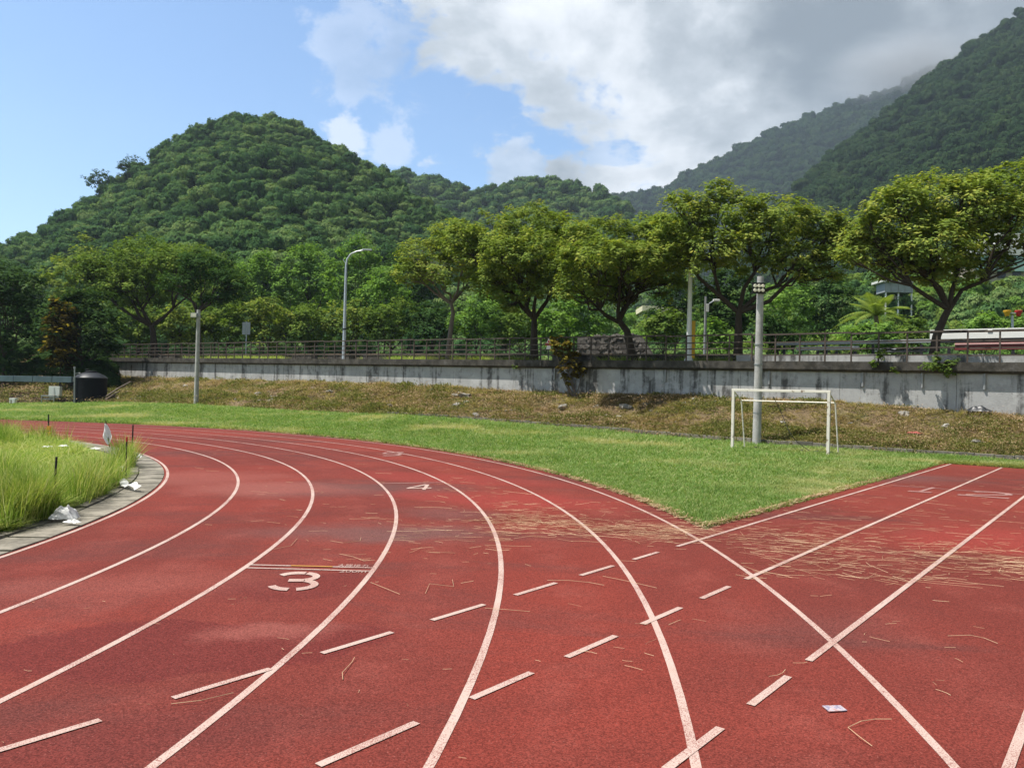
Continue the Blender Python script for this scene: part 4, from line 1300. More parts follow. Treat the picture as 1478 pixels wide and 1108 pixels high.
# ------------------------------------------------------------------ street furniture behind the railing
def pole_on(px, nback, top_py, r0, r1, m, name, label, cat, htop=None):
    b = wat(px, nback, -.06); d = b.y
    t = root(name, b, label, cat)
    tp = Vector((b.x, b.y, at(px, top_py, d).z))
    return t, b, tp, d
t, b, tp, d = pole_on(495, 1.2, 384, .1, .06, M_GALV, 'street_lamp', 'tall grey street lamp with a single curved arm reaching right', 'street lamp')
e = at(529, 360.5, d)
curve = [tp, tp + up * .45 + Vector((.06, 0, 0)), tp + up * .78 + Vector((.28, 0, 0)), tp + up * .96 + Vector((.65, 0, 0)), Vector((e.x, e.y, e.z))]
MB().tube([b, b.lerp(tp, .5), tp], [.12, .095, .072], 14).build('column', M_GALV, t, True)
arm_ = MB().tube(curve, [.066, .055, .048, .042, .038], 10).build('arm', M_GALV, t, True)
MB().box(e + Vector((.05, 0, -.05)), .62, .22, .09, Vector((1, 0, .05))).build('lamp_head', M_GALV, arm_, bevel=.025)
MB().box(b, .34, .34, .12).build('base_plate', M_GALV, t)
MB().tube([tp - up * 4.1, tp - up * 4.0], .125, 12).build('band', M_DARK, t)
m_ = MB().tube([tp + up * .1, tp + Vector((-.22, 0, .45))], .022, 6).build('stub_arm', M_GALV, t)

t, b, tp, d = pole_on(993, 1.0, 386, .1, .07, M_GALV, 'utility_pole', 'white steel pole between the leaning tree and the flat-topped tree', 'pole')
MB().tube([b, b.lerp(tp, .5), tp], [.135, .105, .085], 14).build('column', M_WHITE, t, True)
MB().tube([b, b + up * .12, b + up * .3], [.23, .2, .13], 14).build('base_sleeve', M_WHITE, t, True)
t, b, tp, d = pole_on(999, 1.9, 463, .1, .07, M_YELLOW, 'marker_board', 'narrow yellow upright marker board beside the white pole', 'marker')
MB().tube([b, tp], .025, 6).build('stake', M_GALV, t)
MB().box(Vector((b.x, b.y - .04, b.z + .25)), .16, .025, tp.z - b.z - .25).build('board', M_YELLOW, t, bevel=.004)
t, b, tp, d = pole_on(1016, 7.5, 428, .1, .07, M_STEEL, 'lamp_post', 'short grey lamp post with a small lamp on an arm, right of the white pole', 'lamp post')
MB().tube([b, tp], [.085, .06], 10).build('column', M_STEEL, t, True)
e1 = at(1020, 440, d); e2 = at(1034, 432, d)
MB().tube([at(1018.5, 450, d), e1, e2], .03, 8).build('arm', M_GALV, t)
MB().box(at(1034, 435, d), .36, .16, .12, Vector((1, 0, .3))).build('lamp_head', M_WHITE, t, bevel=.03)
MB().box(at(1021, 450, d), .14, .14, .42).build('control_box', M_WHITE, t, bevel=.01)
t, b, tp, d = pole_on(353.5, 5.0, 464, .1, .07, M_GALV, 'road_sign', 'pair of grey sign backs on a thin post beyond the railing', 'sign')
MB().tube([b, tp], .04, 8).build('post', M_GALV, t)
for q in (-.17, .17):
    MB().box(tp + Vector((q, -.05, -1.05)), .30, .02, 1.0).build('sign_plate', M_TIN, t, bevel=.005)
# small warning triangle stand
b = wat(790.5, 4.6, -.1); d = b.y
t = root('warning_stand', b, 'small red and white triangle stand on the road behind the railing', 'sign')
z0 = at(790, 505, d).z; z1 = at(790, 487.5, d).z; hh = z1 - z0
m_ = MB()
o_ = Vector((b.x, b.y, z0))
for k, (a0, a1, mm, nm) in enumerate(((0, .36, M_WHITE, 'foot_panel'), (.36, .56, M_RED, 'band'), (.56, 1.0, M_WHITE, 'triangle'))):
    def wid(f): return (.13 * (1 - f * 1.7) + .03) if f < .4 else (.16 * (1.02 - f) / .6)
    A = o_ + up * hh * a0; B = o_ + up * hh * a1; wa, wb = wid(a0) if k != 1 else .2, wid(a1) if k != 1 else .2
    m_ = MB()
    for yy in (-.02, .02):
        m_.poly([A + Vector((-wa, yy, 0)), A + Vector((wa, yy, 0)), B + Vector((wb, yy, 0)), B + Vector((-wb, yy, 0))])
    m_.quad(A + Vector((-wa, -.02, 0)), A + Vector((-wa, .02, 0)), B + Vector((-wb, .02, 0)), B + Vector((-wb, -.02, 0)))
    m_.quad(A + Vector((wa, .02, 0)), A + Vector((wa, -.02, 0)), B + Vector((wb, -.02, 0)), B + Vector((wb, .02, 0)))
    tri_ = m_.build(nm, mm, t)
m_ = MB(); A = o_ + up * hh * .62 + Vector((0, -.023, 0)); m_.poly([A + Vector((-.06, 0, 0)), A + Vector((.06, 0, 0)), A + Vector((0, 0, hh * .26))]); m_.build('inner_triangle', M_RED, tri_)
MB().tube([b, o_], .03, 6).build('leg', M_DARK, t)

# planters behind the railing
pl_me = None
PLT = ['just right of the dark three-limbed trunk', 'left of the far floodlight pole', 'just right of the far floodlight pole', 'just left of the grey sign', 'just right of the grey sign', 'midway between grey sign and street lamp', 'close left of the street lamp', 'first right of the street lamp', 'second right of the street lamp', 'close left of the slim pale-barked trunk', 'first right of the slim pale-barked trunk', 'close left of the straight dark trunk', 'behind the bronze shrub', 'first right of the bronze shrub', 'close left of the leaning trunk', 'first right of the leaning trunk', 'close left of the white pole', 'left of the flat-topped tree trunk']
for i, px in enumerate((232, 262, 300, 338, 376, 425, 478, 530, 585, 612, 690, 728, 812, 850, 878, 945, 972, 1032)):
    s, _ = s_of(px, 1.5); s += 0
    b = wp(s, 2.3, -.06)
    t = root('planter', b, 'grey concrete planter box behind the railing, ' + PLT[i], 'planter', 'planter boxes along the pavement')
    L = 2.1
    if pl_me is None:
        m_ = MB()
        m_.box((0, 0, 0), L, .55, .38, WA); m_.box((0, 0, .38), L + .06, .61, .07, WA)
        o = m_.build('box', M_COPING, t); pl_me = o.data
        so_ = MB().box((0, 0, .45), L - .1, .45, .03, WA).build('soil', M_BANK, t); so_me = so_.data
    else:
        o = mesh_obj('box', pl_me, t); so_ = mesh_obj('soil', so_me, t)
    for q in (o, so_):
        q.matrix_parent_inverse = Matrix.Identity(4)
# low parapet at the right
sa, sb = s_of(1062, .35)[0], -14
t = root('parapet', wp((sa + sb) / 2, .35, 0), 'low stained concrete parapet behind the railing at the right', 'low wall')
ss = np.linspace(sb, sa, 9)
for a, b in zip(ss, ss[1:]):
    A, B = wp(a + .006, .4, 0), wp(b - .006, .4, 0)
    MB().box((A + B) / 2 - up * .02, (B - A).length, .16, .32, B - A).build('parapet_block', M_WALL, t, bevel=.01)
# far side railing and hedge of the road
sA, sB = s_of(760, 12)[0], s_of(165, 12)[0]
t = root('guard_rail', wp((sA + sB) / 2, 12, 0), 'low dark guard fence of two rails along the far side of the road', 'guard rail')
ss = np.linspace(sA, sB, 13)
for a, b in zip(ss, ss[1:]):
    for h in (.25, .55, .85):
        A, B = wp(a + .01, 12, h), wp(b - .01, 12, h)
        MB().box((A + B) / 2, (B - A).length, .06, .13, B - A).build('rail', M_RAIL, t)
for s in np.linspace(sA, sB, 25):
    p = wp(s, 12.1, -.1); MB().box(p, .12, .1, 1.05, WA).build('post', M_KERB, t)
# stone faced ramp
A, B = wat(832, 12.5, -.1), wat(948, 11.5, -.1)
t = root('stone_ramp', (A + B) / 2, 'triangular rubble stone retaining wall beyond the road', 'stone wall')
zt = at(880, 487, A.y).z
m_ = MB()
back = WN * 1.0
pA, pB = A, B; tA, tM = Vector((A.x, A.y, zt)), A.lerp(B, .72); tM = Vector((tM.x, tM.y, zt))
m_.poly([pA, pB, tM, tA]); m_.poly([pB, pB + back, tM + back, tM]); m_.poly([tA, tM, tM + back, tA + back]); m_.poly([pA, tA, tA + back, pA + back])
m_.build('stone_face', M_STONEW, t)
stn = bmesh.new(); bmesh.ops.create_icosphere(stn, subdivisions=1, radius=1)
for v in stn.verts: v.co *= 1 + rng.normal() * .12
st_me = bpy.data.meshes.new('stone'); stn.to_mesh(st_me); stn.free(); st_me.materials.append(M_STONEW)
for i in range(170):
    f = rng.random(); g_ = rng.random()
    base = A.lerp(B, f); hmax = (zt - base.z) * (1 if f < .72 else (1 - f) / .28)
    o = mesh_obj('stone', st_me, t); o.matrix_parent_inverse = Matrix.Translation(-t.location)
    o.location = base + up * (hmax * g_) - WN * .02
    o.scale = (.12 + .09 * rng.random(), .07, .09 + .06 * rng.random()); o.rotation_euler = (0, rng.normal() * .3, math.atan2(WA.y, WA.x))

# white and maroon board, pipes and barriers at the right
s0, s1 = s_of(1510, 7.5)[0] - 2, s_of(1341, 7.5)[0]
A, B = wp(s0, 7.5, -.16), wp(s1, 7.5, -.16); d = B.y
t = root('roadside_board', (A + B) / 2, 'long white and maroon painted hoarding behind the leaning tree', 'hoarding')
zt, zb = at(1342, 476.5, d).z, at(1342, 490, d).z
def longbox(A, B, z0, z1, th, nm, m, par, off=0.0):
    c = (A + B) / 2 + WN * off
    return MB().box(Vector((c.x, c.y, z0)), (B - A).length, th, z1 - z0, B - A).build(nm, m, par, bevel=.012)
longbox(A, B, zb, zt - .16, .10, 'white_panel', M_WHITE, t)
longbox(A, B, zt - .155, zt - .06, .06, 'slot', M_DARK, t, .03)
longbox(A, B, zt - .06, zt, .14, 'cap', M_WHITE, t)
longbox(A, B, zb - .17, zb - .005, .08, 'dark_strip', M_DARK, t, .02)  # recessed dark strip between the white and maroon panels
longbox(A - WA * 0, B + (A - B).normalized() * 1.0, zb - .50, zb - .18, .11, 'maroon_panel', M_MAROON, t)
longbox(A, B + (A - B).normalized() * 1.0, zb - .27, zb - .20, .03, 'pink_stripe', plain('faded_pink', (.55, .33, .31)), t, -.08)
for f in (.12, .5, .88):
    p = A.lerp(B, f); MB().box(Vector((p.x, p.y, A.z)), .12, .08, zb - .4 - A.z, WA).build('post', M_DARK, t)
p = A.lerp(B, .62); longbox(p, p + WA * .18, zt - .17, zt - .05, .15, 'stile', M_WHITE, t)
# steel barrier beams
for (x0, x1, y0, y1, n_, lab) in ((1120, 1345, 495.5, 493.5, 5.0, 'long pale steel beam lying on supports behind the railing, the upper of two'), (1150, 1240, 503, 503, 3.4, 'dark low steel beam behind the railing, the lower of two')):
    A, B = at(x0, y0, s_of(x0, n_)[1]), at(x1, y1, s_of(x1, n_)[1])
    t = root('steel_beam', (A + B) / 2, lab, 'beam')
    MB().box((A + B) / 2 - up * .07, (B - A).length, .16, .16, B - A).build('beam', M_STEEL, t, bevel=.02)
    for f in (.06, .35, .65, .94):
        p = A.lerp(B, f); MB().box(Vector((p.x, p.y, wat(x0, n_, -.1).z)), .1, .1, p.z - wat(x0, n_, 0).z, WA).build('support', M_DARK, t)
A, B = at(1262, 505, s_of(1262, 2.6)[1]), at(1335, 503, s_of(1335, 2.6)[1])
t = root('sheet_stack', (A + B) / 2, 'flat stack of crumpled grey sheets behind the railing near the leaning tree', 'sheets')
for k in range(3):
    m_ = MB(); N_ = 12
    for i in range(N_):
        for j in range(3):
            def q(i, j): 
                p = A.lerp(B, i / N_) + WN * (j * .35); return p + up * (.05 * k + .06 * math.sin(i * 1.9 + k) * math.sin(j + k) + (.05 if j == 1 else 0) - .06)
            m_.quad(q(i, j), q(i + 1, j), q(i + 1, j + 1), q(i, j + 1))
    m_.build('sheet', M_TIN, t)
# lanterns on a post
s, d = s_of(1462, 14)
b = at(1462, 500, d)
t = root('signal_post', b, 'thin pale post carrying one yellow and one red cup-shaped lantern', 'lantern post')
MB().tube([b, at(1461, 455, d)], .06, 8).build('post', M_GALV, t)
MB().tube([at(1453, 452, d), at(1470, 452, d)], .03, 6).build('cross_arm', M_GALV, t)
for px, m, nm in ((1453.5, M_YELLOW, 'yellow_lantern'), (1470, M_RED, 'red_lantern')):
    c = at(px, 456, d); k = d / F
    MB().lathe(c, [(2.6 * k, 0), (3.4 * k, 3 * k), (5.0 * k, 5.6 * k), (5.2 * k, 7.6 * k), (4.4 * k, 8 * k)], 14).build(nm, m, t, True)

# ------------------------------------------------------------------ buildings on the slope
def boxz(x0, x1, y0, y1, d, depth, nm, m, par):
    a, b = at(x0, y1, d), at(x1, y0, d)
    return MB().box(Vector(((a.x + b.x) / 2, d + depth / 2, a.z)), b.x - a.x, depth, b.z - a.z).build(nm, m, par, bevel=.01)
d = 102
t = root('shed', at(1297, 450, d), 'small grey tin shed on stilts above the palm', 'shed')
boxz(1277, 1318, 407, 421.5, d, 2.4, 'wall', M_TIN, t); boxz(1274, 1321, 404.3, 406.6, d - .4, 3.2, 'roof', M_ROOF, t)
for x in (1277.5, 1286, 1296.6, 1306, 1315.5): boxz(x, x + .9, 407.3, 421.3, d - .06, .05, 'batten', M_STEEL, t)
for x in (1278, 1296, 1315): boxz(x, x + 2, 421.8, 456, d + .2, .25, 'stilt', M_WHITE, t)
boxz(1280, 1313, 427, 431.6, d + 1, .6, 'base_wall', M_BWALL, t)
d = 117
t = root('hillside_building', at(1440, 405, d), 'long pale building with a teal awning on the slope at the right edge', 'building')
bw_ = boxz(1404, 1600, 367, 415, d + .5, 7, 'wall', M_BWALL, t)
boxz(1402, 1605, 357, 366.6, d - .3, 9, 'roof', M_ROOF, t)
boxz(1440, 1605, 340, 356.7, d + 2, 6, 'upper_storey', M_ROOF, t)
boxz(1412, 1600, 373, 390, d - .2, .5, 'awning', M_TEAL, t)
boxz(1412, 1600, 368.4, 371.5, d + .2, .25, 'eave_band', M_GLASS, t)
for x in (1418, 1440, 1462, 1484): boxz(x, x + 12, 392, 401, d + .35, .2, 'window', M_GLASS, bw_)
d = 112
t = root('roofed_building', at(955, 452, d), 'low building with a pale yellow roof between the trees behind the white pole', 'building')
bw_ = boxz(930, 985, 449, 470, d + .5, 5, 'wall', M_BWALL, t); boxz(927, 988, 442.5, 448.6, d, 6, 'roof', M_ROOFY, t)
for x in (936, 948, 960, 972): boxz(x, x + 6, 450.5, 455, d + .4, .2, 'window', M_GLASS, bw_)

# ------------------------------------------------------------------ water tank corner
b = at(130, 582, 55); k = 55 / F
t = root('water_tank', b, 'big black plastic water tank with a domed grey-sheened lid', 'tank')
Rt = 21.5 * k; Ht = 36 * k
prof = [(Rt, 0)]
for i in range(6):
    z = Ht * (i + .15) / 6; prof += [(Rt, z), (Rt * 1.006, z + Ht * .04), (Rt * 1.006, z + Ht * .09), (Rt, z + Ht * .12)]
prof += [(Rt, Ht)]
MB().lathe(b, prof, 40).build('body', M_BLACK, t, True)
dome_ = MB().lathe(b + up * (Ht + .005), [(Rt * 1.03, 0), (Rt * 1.03, .05), (Rt * .80, .24), (Rt * .5, .38), (Rt * .30, .42)], 40).build('dome', plain('sheen_black_plastic', (.022, .024, .030), .38, .2, 2, .5), t, True)
MB().lathe(b + up * (Ht + .40), [(Rt * .36, 0), (Rt * .36, .08), (Rt * .30, .12), (.05, .14)], 30).build('lid', M_BLACK, dome_, True)
MB().tube([b + Vector((-Rt * .3, -.1, Ht + .42)), b + Vector((-Rt * .3, -.1, Ht + .62)), b + Vector((-Rt * .1, -.1, Ht + .62))], .04, 8).build('inlet_pipe', M_BLACK, t)
MB().box(b + Vector((-Rt * .93, -Rt * .42, Ht * .86)), .22, .02, .25, Vector((.4, -.9, 0))).build('label_plate', M_WHITE, t)
b = at(107.5, 582, 54); 
t = root('white_pipe', b, 'thin upright white pipe standing left of the black water tank', 'pipe')
MB().tube([b, at(107.8, 530, 54)], .045, 8).build('pipe', M_STEEL, t); MB().tube([at(107.8, 539, 54), at(116, 538, 54.1)], .03, 6).build('branch', M_STEEL, t)
MB().tube([at(107.8, 532, 54), at(107.8, 529, 54)], .07, 8).build('cap', M_STEEL, t)
A, B = at(-60, 541, 57), at(106, 543.5, 55.6)
t = root('concrete_ledge', (A + B) / 2, 'long blue grey painted ledge along the slope left of the tank', 'ledge')
for i in range(6):
    p, q = A.lerp(B, i / 6 + .002), A.lerp(B, (i + 1) / 6 - .002)
    MB().box((p + q) / 2 - up * .42, (q - p).length, .35, .42, q - p).build('ledge_block', M_PIPE, t, bevel=.02)
d = 55.5
t = root('junction_cabinet', at(78, 581, d), 'small white cabinet on a dark stand left of the water tank', 'cabinet')
cab_ = boxz(70, 86, 557.5, 571, d, .35, 'cabinet', M_WHITE, t)
boxz(71, 85, 571.3, 574, d, .3, 'base_tray', M_STEEL, t)
for x in (71, 83.5): boxz(x, x + 1.5, 574.2, 582, d + .05, .08, 'leg', M_DARK, t)
boxz(77.5, 78.1, 558.5, 570, d - .02, .02, 'door_seam', M_STEEL, cab_)
t = root('bench_frame', at(68, 582, d - .8), 'low grey metal frame like a bench in front of the white cabinet', 'frame')
for x in (59, 77): boxz(x, x + 1.2, 572, 582, d - .8, .06, 'leg', M_STEEL, t)
boxz(59, 78.2, 570.6, 572, d - .8, .3, 'seat', M_STEEL, t); boxz(62, 78, 575, 576.4, d - .78, .06, 'cross_bar', M_STEEL, t)
t = root('white_crate', at(17, 582, d), 'small white plastic crate with dark openings at far left', 'crate')
boxz(13, 21.5, 574.6, 577, d, .4, 'top', M_WHITE, t); boxz(13.4, 15, 577, 582, d, .3, 'side', M_WHITE, t); boxz(17, 21, 577, 582, d, .3, 'side', M_WHITE, t)
# planks and rubble beside the tank
for (x0, y0, x1, y1, lab) in ((153, 572, 188, 551, 'weathered pole leaning up the bank right of the water tank'), (152, 577, 176, 563, 'shorter weathered pole below the leaning one beside the tank')):
    A, B = at(x0, y0, 53.4), at(x1, y1, 57.2)
    tag(MB().tube([A, A.lerp(B, .5) + up * .05, B], [.06, .055, .05], 7).build('wooden_pole', M_BARK2), lab, 'pole')

# ------------------------------------------------------------------ rocks and debris on the bank
def bank_pt(px, f):
    i = int(np.clip(round((px + 600) / 4), 0, len(bc) - 1)); j = f * (NB - 1); j0 = int(min(j, NB - 2)); a = j - j0
    return Vector(BV[i, j0] * (1 - a) + BV[i, j0 + 1] * a)
rock_me = []
for k in range(7):
    bm = bmesh.new(); bmesh.ops.create_icosphere(bm, subdivisions=2, radius=1)
    for v in bm.verts:
        q = v.co * 1.4 + Vector((k * 9.1, 0, 0))
        v.co *= .78 + .45 * mnoise.noise(q) + .16 * mnoise.cell(v.co * 3 + Vector((k * 5, 0, 0)))
        v.co.z *= .6
    me = bpy.data.meshes.new('rock'); bm.to_mesh(me); bm.free(); me.materials.append(M_ROCK); rock_me.append(me)
def rock(p, r, label, group='rocks on the bank'):
    o = mesh_obj('rock', rock_me[int(rng.integers(7))]); o.location = p + up * r * .12
    o.scale = (r * (1 + .5 * rng.random()), r, r * (.7 + .4 * rng.random())); o.rotation_euler = (rng.normal() * .25, rng.normal() * .25, rng.random() * 6.28)
    return tag(o, label, 'rock', group)
for (px, f, r, lab) in ((376, .18, .26, 'pale pointed rock on the lower bank right of the far floodlight pole'), (390, .2, .34, 'larger grey rock beside the pale pointed one'), (372, .34, .3, 'dark flat rock above the pale pointed rock'),
                        (660, .30, .34, 'dark grey boulder on the left end of the shaded bank'), (672, .62, .4, 'rounded dark boulder high on the bank near the shaded part'), (812, .5, .32, 'angular dark rock under the bronze shrub by the wall'), (905, .58, .3, 'grey rock on the bank right of the bronze shrub'), (1140, .80, .14, 'white stone high on the bank inside the goal opening'), (1000, .8, .12, 'small white stone near the wall left of the goal')):
    rock(bank_pt(px, f), r, lab)
SM = 'small grey stone lying on the dry weedy bank'
for i in range(95):
    px = float(rng.choice([rng.uniform(160, 480), rng.uniform(560, 1000), rng.uniform(300, 460), rng.uniform(900, 1470), rng.uniform(600, 760)]))
    fz = rng.uniform(.06, .9)
    zone = ('left of the far floodlight pole' if px < 282 else 'between the far floodlight pole and the street lamp' if px < 495 else 'below the straight-trunked street tree' if px < 800 else 'between the bronze shrub and the goal' if px < 1055 else 'right of the goal')
    hgt_ = 'upper' if fz > .5 else 'lower'
    rock(bank_pt(px, fz), .07 + .19 * rng.random() ** 2, 'small grey stone on the %s bank %s' % (hgt_, zone), 'small stones on the %s bank %s' % (hgt_, zone))
for i in range(26):
    rock(bank_pt(rng.uniform(160, 205), rng.uniform(.02, .42)), .08 + .13 * rng.random(), 'rubble stone in the heap beside the water tank', 'rubble beside the tank')
# black tarp and red rag
def lump(name, c, ax, sx, sy, sz, m, label, cat, n=22, seed=0):
    ax = Vector(ax).normalized(); ay = Vector((-ax.y, ax.x, 0))
    m_ = MB(); g_ = []
    for i in range(n + 1):
        for j in range(n + 1):
            u, v = i / n * 2 - 1, j / n * 2 - 1
            rr = max(abs(u), abs(v)); h = max(0, 1 - rr ** 2.5)
            nz_ = mnoise.noise(Vector((u * 1.9 + seed, v * 1.9, seed))) 
            k = 1 + .25 * mnoise.noise(Vector((math.atan2(v, u) * 1.2, seed * 3, 0)))
            g_.append(c + ax * u * sx * k + ay * v * sy * k + up * (sz * h * (.75 + .5 * nz_ + .22 * mnoise.noise(Vector((u * 5 + seed, v * 5, seed + 2)))) + .015 * (nz_ + .4)))
    m_.v = [tuple(p) for p in g_]
    m_.f = [(i * (n + 1) + j, (i + 1) * (n + 1) + j, (i + 1) * (n + 1) + j + 1, i * (n + 1) + j + 1) for i in range(n) for j in range(n)]
    o = m_.build(name, m, None, True)
    return tag(o, label, cat)
lump('black_tarp', bank_pt(1413, .86) + up * .04, WA, .36, .25, .18, M_TARP, 'crumpled black tarp bundle high on the bank at the right', 'tarp', seed=2)
lump('red_rag', bank_pt(1322, .42) + up * .05, WA, .22, .14, .06, M_RAG, 'faded red rag lying on the bank right of the goal', 'rag', seed=5)
lump('pale_rag', bank_pt(1112 + 40, .8) + up * .05, WA, .2, .12, .06, M_BAG, 'pale scrap of plastic on the bank behind the goal', 'plastic scrap', seed=8)

# ivy hanging over the coping
def ivy(px, lst, label):
    d = wdepth(px) - .36
    b = at(px, lst[0][1], d)
    t = root('hanging_ivy', b, label, 'ivy')
    m_ = MB()
    for q in lst:
        e = at(q[0], q[1], d); m_.tube(bent(wat(px, -.1, .02), e, 4, .15), .008, 4)
    m_.build('stems', M_BARK2, t)
    o = mesh_obj('leaves', crown_mesh('leaves', pxblobs(d, lst), .10, .085, 20, M_LEAF_MID, 1.0, -.9, .0, .4), t)
ivy(1355, [(1345, 528, 14, 5), (1362, 531, 12, 6), (1374, 524, 8, 8), (1372, 538, 8, 5), (1352, 515, 5, 6)], 'dark leafy creeper hanging over the coping right of centre of the leaning trunk')
ivy(1266, [(1262, 524, 6, 5), (1270, 516, 5, 5), (1275, 508, 6, 5)], 'small pale weed sprouting between railing posts left of the leaning trunk')
ivy(1292, [(1291, 534, 4, 4)], 'tiny yellowish weed on the coping edge under the railing')
ivy(742, [(745, 529, 4, 3)], 'tiny green weed on the coping left of the bronze shrub')

# ------------------------------------------------------------------ litter and stakes at the infield
def stake(px, by, ty, label, m=M_DARK, tx=None, r=.014):
    b = gnd(px, by, .03); d = b.y; tp = at(tx if tx else px, ty, d)
    t = root('stake', b, label, 'stake', 'thin stakes along the infield edge')
    MB().tube([b - up * .05, b.lerp(tp, .5), tp], r, 8).build('rod', m, t)
    return t, b, tp
stake(76.5, 742, 659, 'nearest dark stake, beside the white bag at the infield edge', tx=81.5)
t, b, tp = stake(181.5, 690, 633, 'dark stake with a reddish tip standing in the plastic strip', tx=183)
MB().tube([tp - up * .05, tp + up * .03], .018, 8).build('tip', M_RED, t)
stake(190.5, 655, 613, 'dark stake behind the reddish-tipped one, at the corner of the weeds', tx=192, r=.017)
t, b, tp = stake(70, 630, 598, 'far dark stake carrying a small orange reflector', tx=70, r=.02)
MB().box(at(70.5, 621, b.y - .04), .12, .03, .13).build('reflector', M_ORANGE, t, bevel=.01)
MB().box(at(71.0, 629, b.y - .04), .1, .03, .12).build('tape', M_ORANGE, t, bevel=.01)
b = gnd(158, 645, .03); d = b.y
t = root('white_flag', b, 'limp white cloth flag on a thin stake at the infield edge', 'flag')
MB().tube([b, at(152.5, 607, d)], .012, 6).build('stake', M_DARK, t)
m_ = MB(); n_ = 12
top = at(152.3, 611, d); bot = at(158.5, 641, d)
for i in range(n_):
    f0, f1 = i / n_, (i + 1) / n_
    def wv(f): return .012 + .17 * (min(f / .62, 1) ** .8 if f < .62 else max(0, 1 - (f - .62) / .42))
    for j in range(4):
        def q(f, j): 
            c = top.lerp(bot, f); return c + Vector(((j / 4 - .5) * 2 * wv(f) * .75, .05 * math.sin(j * 1.8 + f * 5) - .03, 0))
        m_.quad(q(f0, j), q(f0, j + 1), q(f1, j + 1), q(f1, j))
m_.build('cloth', M_BAG, t, True)
c = gnd(93, 748, .05)
lump('plastic_bag', c, (1, .1, 0), .15, .10, .17, M_BAG, 'crumpled white plastic bag on the kerb beside the nearest stake', 'bag', seed=3)
lump('plastic_scrap', gnd(104, 754, .045), (1, -.3, 0), .09, .05, .03, M_BAG, 'flat white plastic scrap trailing from the bag', 'plastic scrap', seed=6)
# torn plastic strip
def ribbon(pts, w, label, name='plastic_strip'):
    m_ = MB(); pts = [Vector(p) for p in pts]
    P2 = []
    for k in range(len(pts) - 1):
        for s_ in range(4): P2.append(pts[k].lerp(pts[k + 1], s_ / 4) + up * .03 * math.sin(k * 4 + s_))
    P2.append(pts[-1])
    for k in range(len(P2) - 1):
        t0 = (P2[k + 1] - P2[k]).normalized(); s0 = Vector((-t0.y, t0.x, .5)).normalized()
        wk = lambda q: w * (.6 + .6 * abs(math.sin(q * 1.3)))
        m_.quad(P2[k] - s0 * wk(k), P2[k] + s0 * wk(k), P2[k + 1] + s0 * wk(k + 1), P2[k + 1] - s0 * wk(k + 1))
    return tag(m_.build(name, M_BAG, None, True), label, 'plastic strip')
ribbon([gnd(*q, .10) for q in ((177, 672), (172, 680), (167, 687), (170, 693), (180, 697), (190, 700), (202, 702))], .055, 'torn white plastic strip curling round the reddish-tipped stake onto the kerb')
ribbon([gnd(*q, .12) for q in ((170, 666), (180, 663), (190, 659), (203, 656))], .05, 'white plastic strip draped over the weeds at the corner of the infield')
for (px, py, lab) in ((68, 645, 'flat white scrap in the infield weeds, left of two'), (92, 644, 'long white scrap in the infield weeds, right of two'), (138, 648, 'small white scrap near the flag'), (8, 625, 'pale scrap at the far left of the weeds')):
    lump('plastic_scrap', gnd(px, py, .16), (1, .2, 0), .11, .06, .035, M_BAG, lab, 'plastic scrap', 10, seed=px)
# printed card
def cardpt(px, py): return gnd(px, py, .006)
q4 = [cardpt(1186.5, 1018.5), cardpt(1213, 1018), cardpt(1223, 1025.5), cardpt(1197, 1027)]
cc_ = sum(q4, Vector()) / 4
m_ = MB(); m_.poly([p + up * .004 for p in q4]); m_.poly([p for p in q4][::-1])
for k in range(4): m_.quad(q4[k], q4[(k + 1) % 4], q4[(k + 1) % 4] + up * .004, q4[k] + up * .004)
tag(m_.build('printed_card', M_CARD), 'small pale printed card lying on the red track', 'card')
# single long stems
def stem_thing(px_pts, label, r=.0019):
    pts = [gnd(x, y, .008 + .012 * (i % 2)) for i, (x, y) in enumerate(px_pts)]
    tag(MB().tube(pts, r, 5).build('dry_stem', M_STRAW_T), label, 'stem', 'long dry stems on the track')
M_STRAW_T = plain('straw_stem', (.50, .33, .20), .7, .25, 20)
stem_thing([(1259, 1076), (1240, 1062), (1224, 1049), (1243, 1040), (1263, 1037), (1287, 1037)], 'sharply bent pale stem just below the printed card')
stem_thing([(1368, 917), (1400, 916), (1420, 920), (1440, 928)], 'curved pale stem on the bare track at right, between the two chute lines', .002)
stem_thing([(247, 1015), (290, 1010), (337, 999)], 'straight stem beside the dash mark at lower left')
stem_thing([(495, 980), (494, 970), (508, 955), (512, 948)], 'short wavy stem between the third and fourth curved lines', .002)
stem_thing([(790, 837), (820, 837), (850, 840), (872, 844)], 'long gently curved stem crossing the second dashed row', .002)
stem_thing([(870, 831), (905, 838), (948, 848)], 'thin straight stem crossing the fifth curved line')
stem_thing([(700, 877), (730, 879), (765, 882)], 'stem crossing the fourth curved line')
stem_thing([(614, 856), (620, 842), (655, 846), (653, 836)], 'angular bent stem left of the fourth curved line', .002)
stem_thing([(535, 840), (560, 850), (577, 857)], 'straight faint stem right of the figure three', .002)
stem_thing([(477, 780), (495, 783), (520, 780), (521, 775)], 'curled stem above the figure three', .002)
stem_thing([(490, 799), (510, 803), (525, 809), (537, 808)], 'wavy stem just above the double start line', .002)
stem_thing([(395, 792), (420, 787), (429, 777)], 'stem bending up from the third curved line', .002)

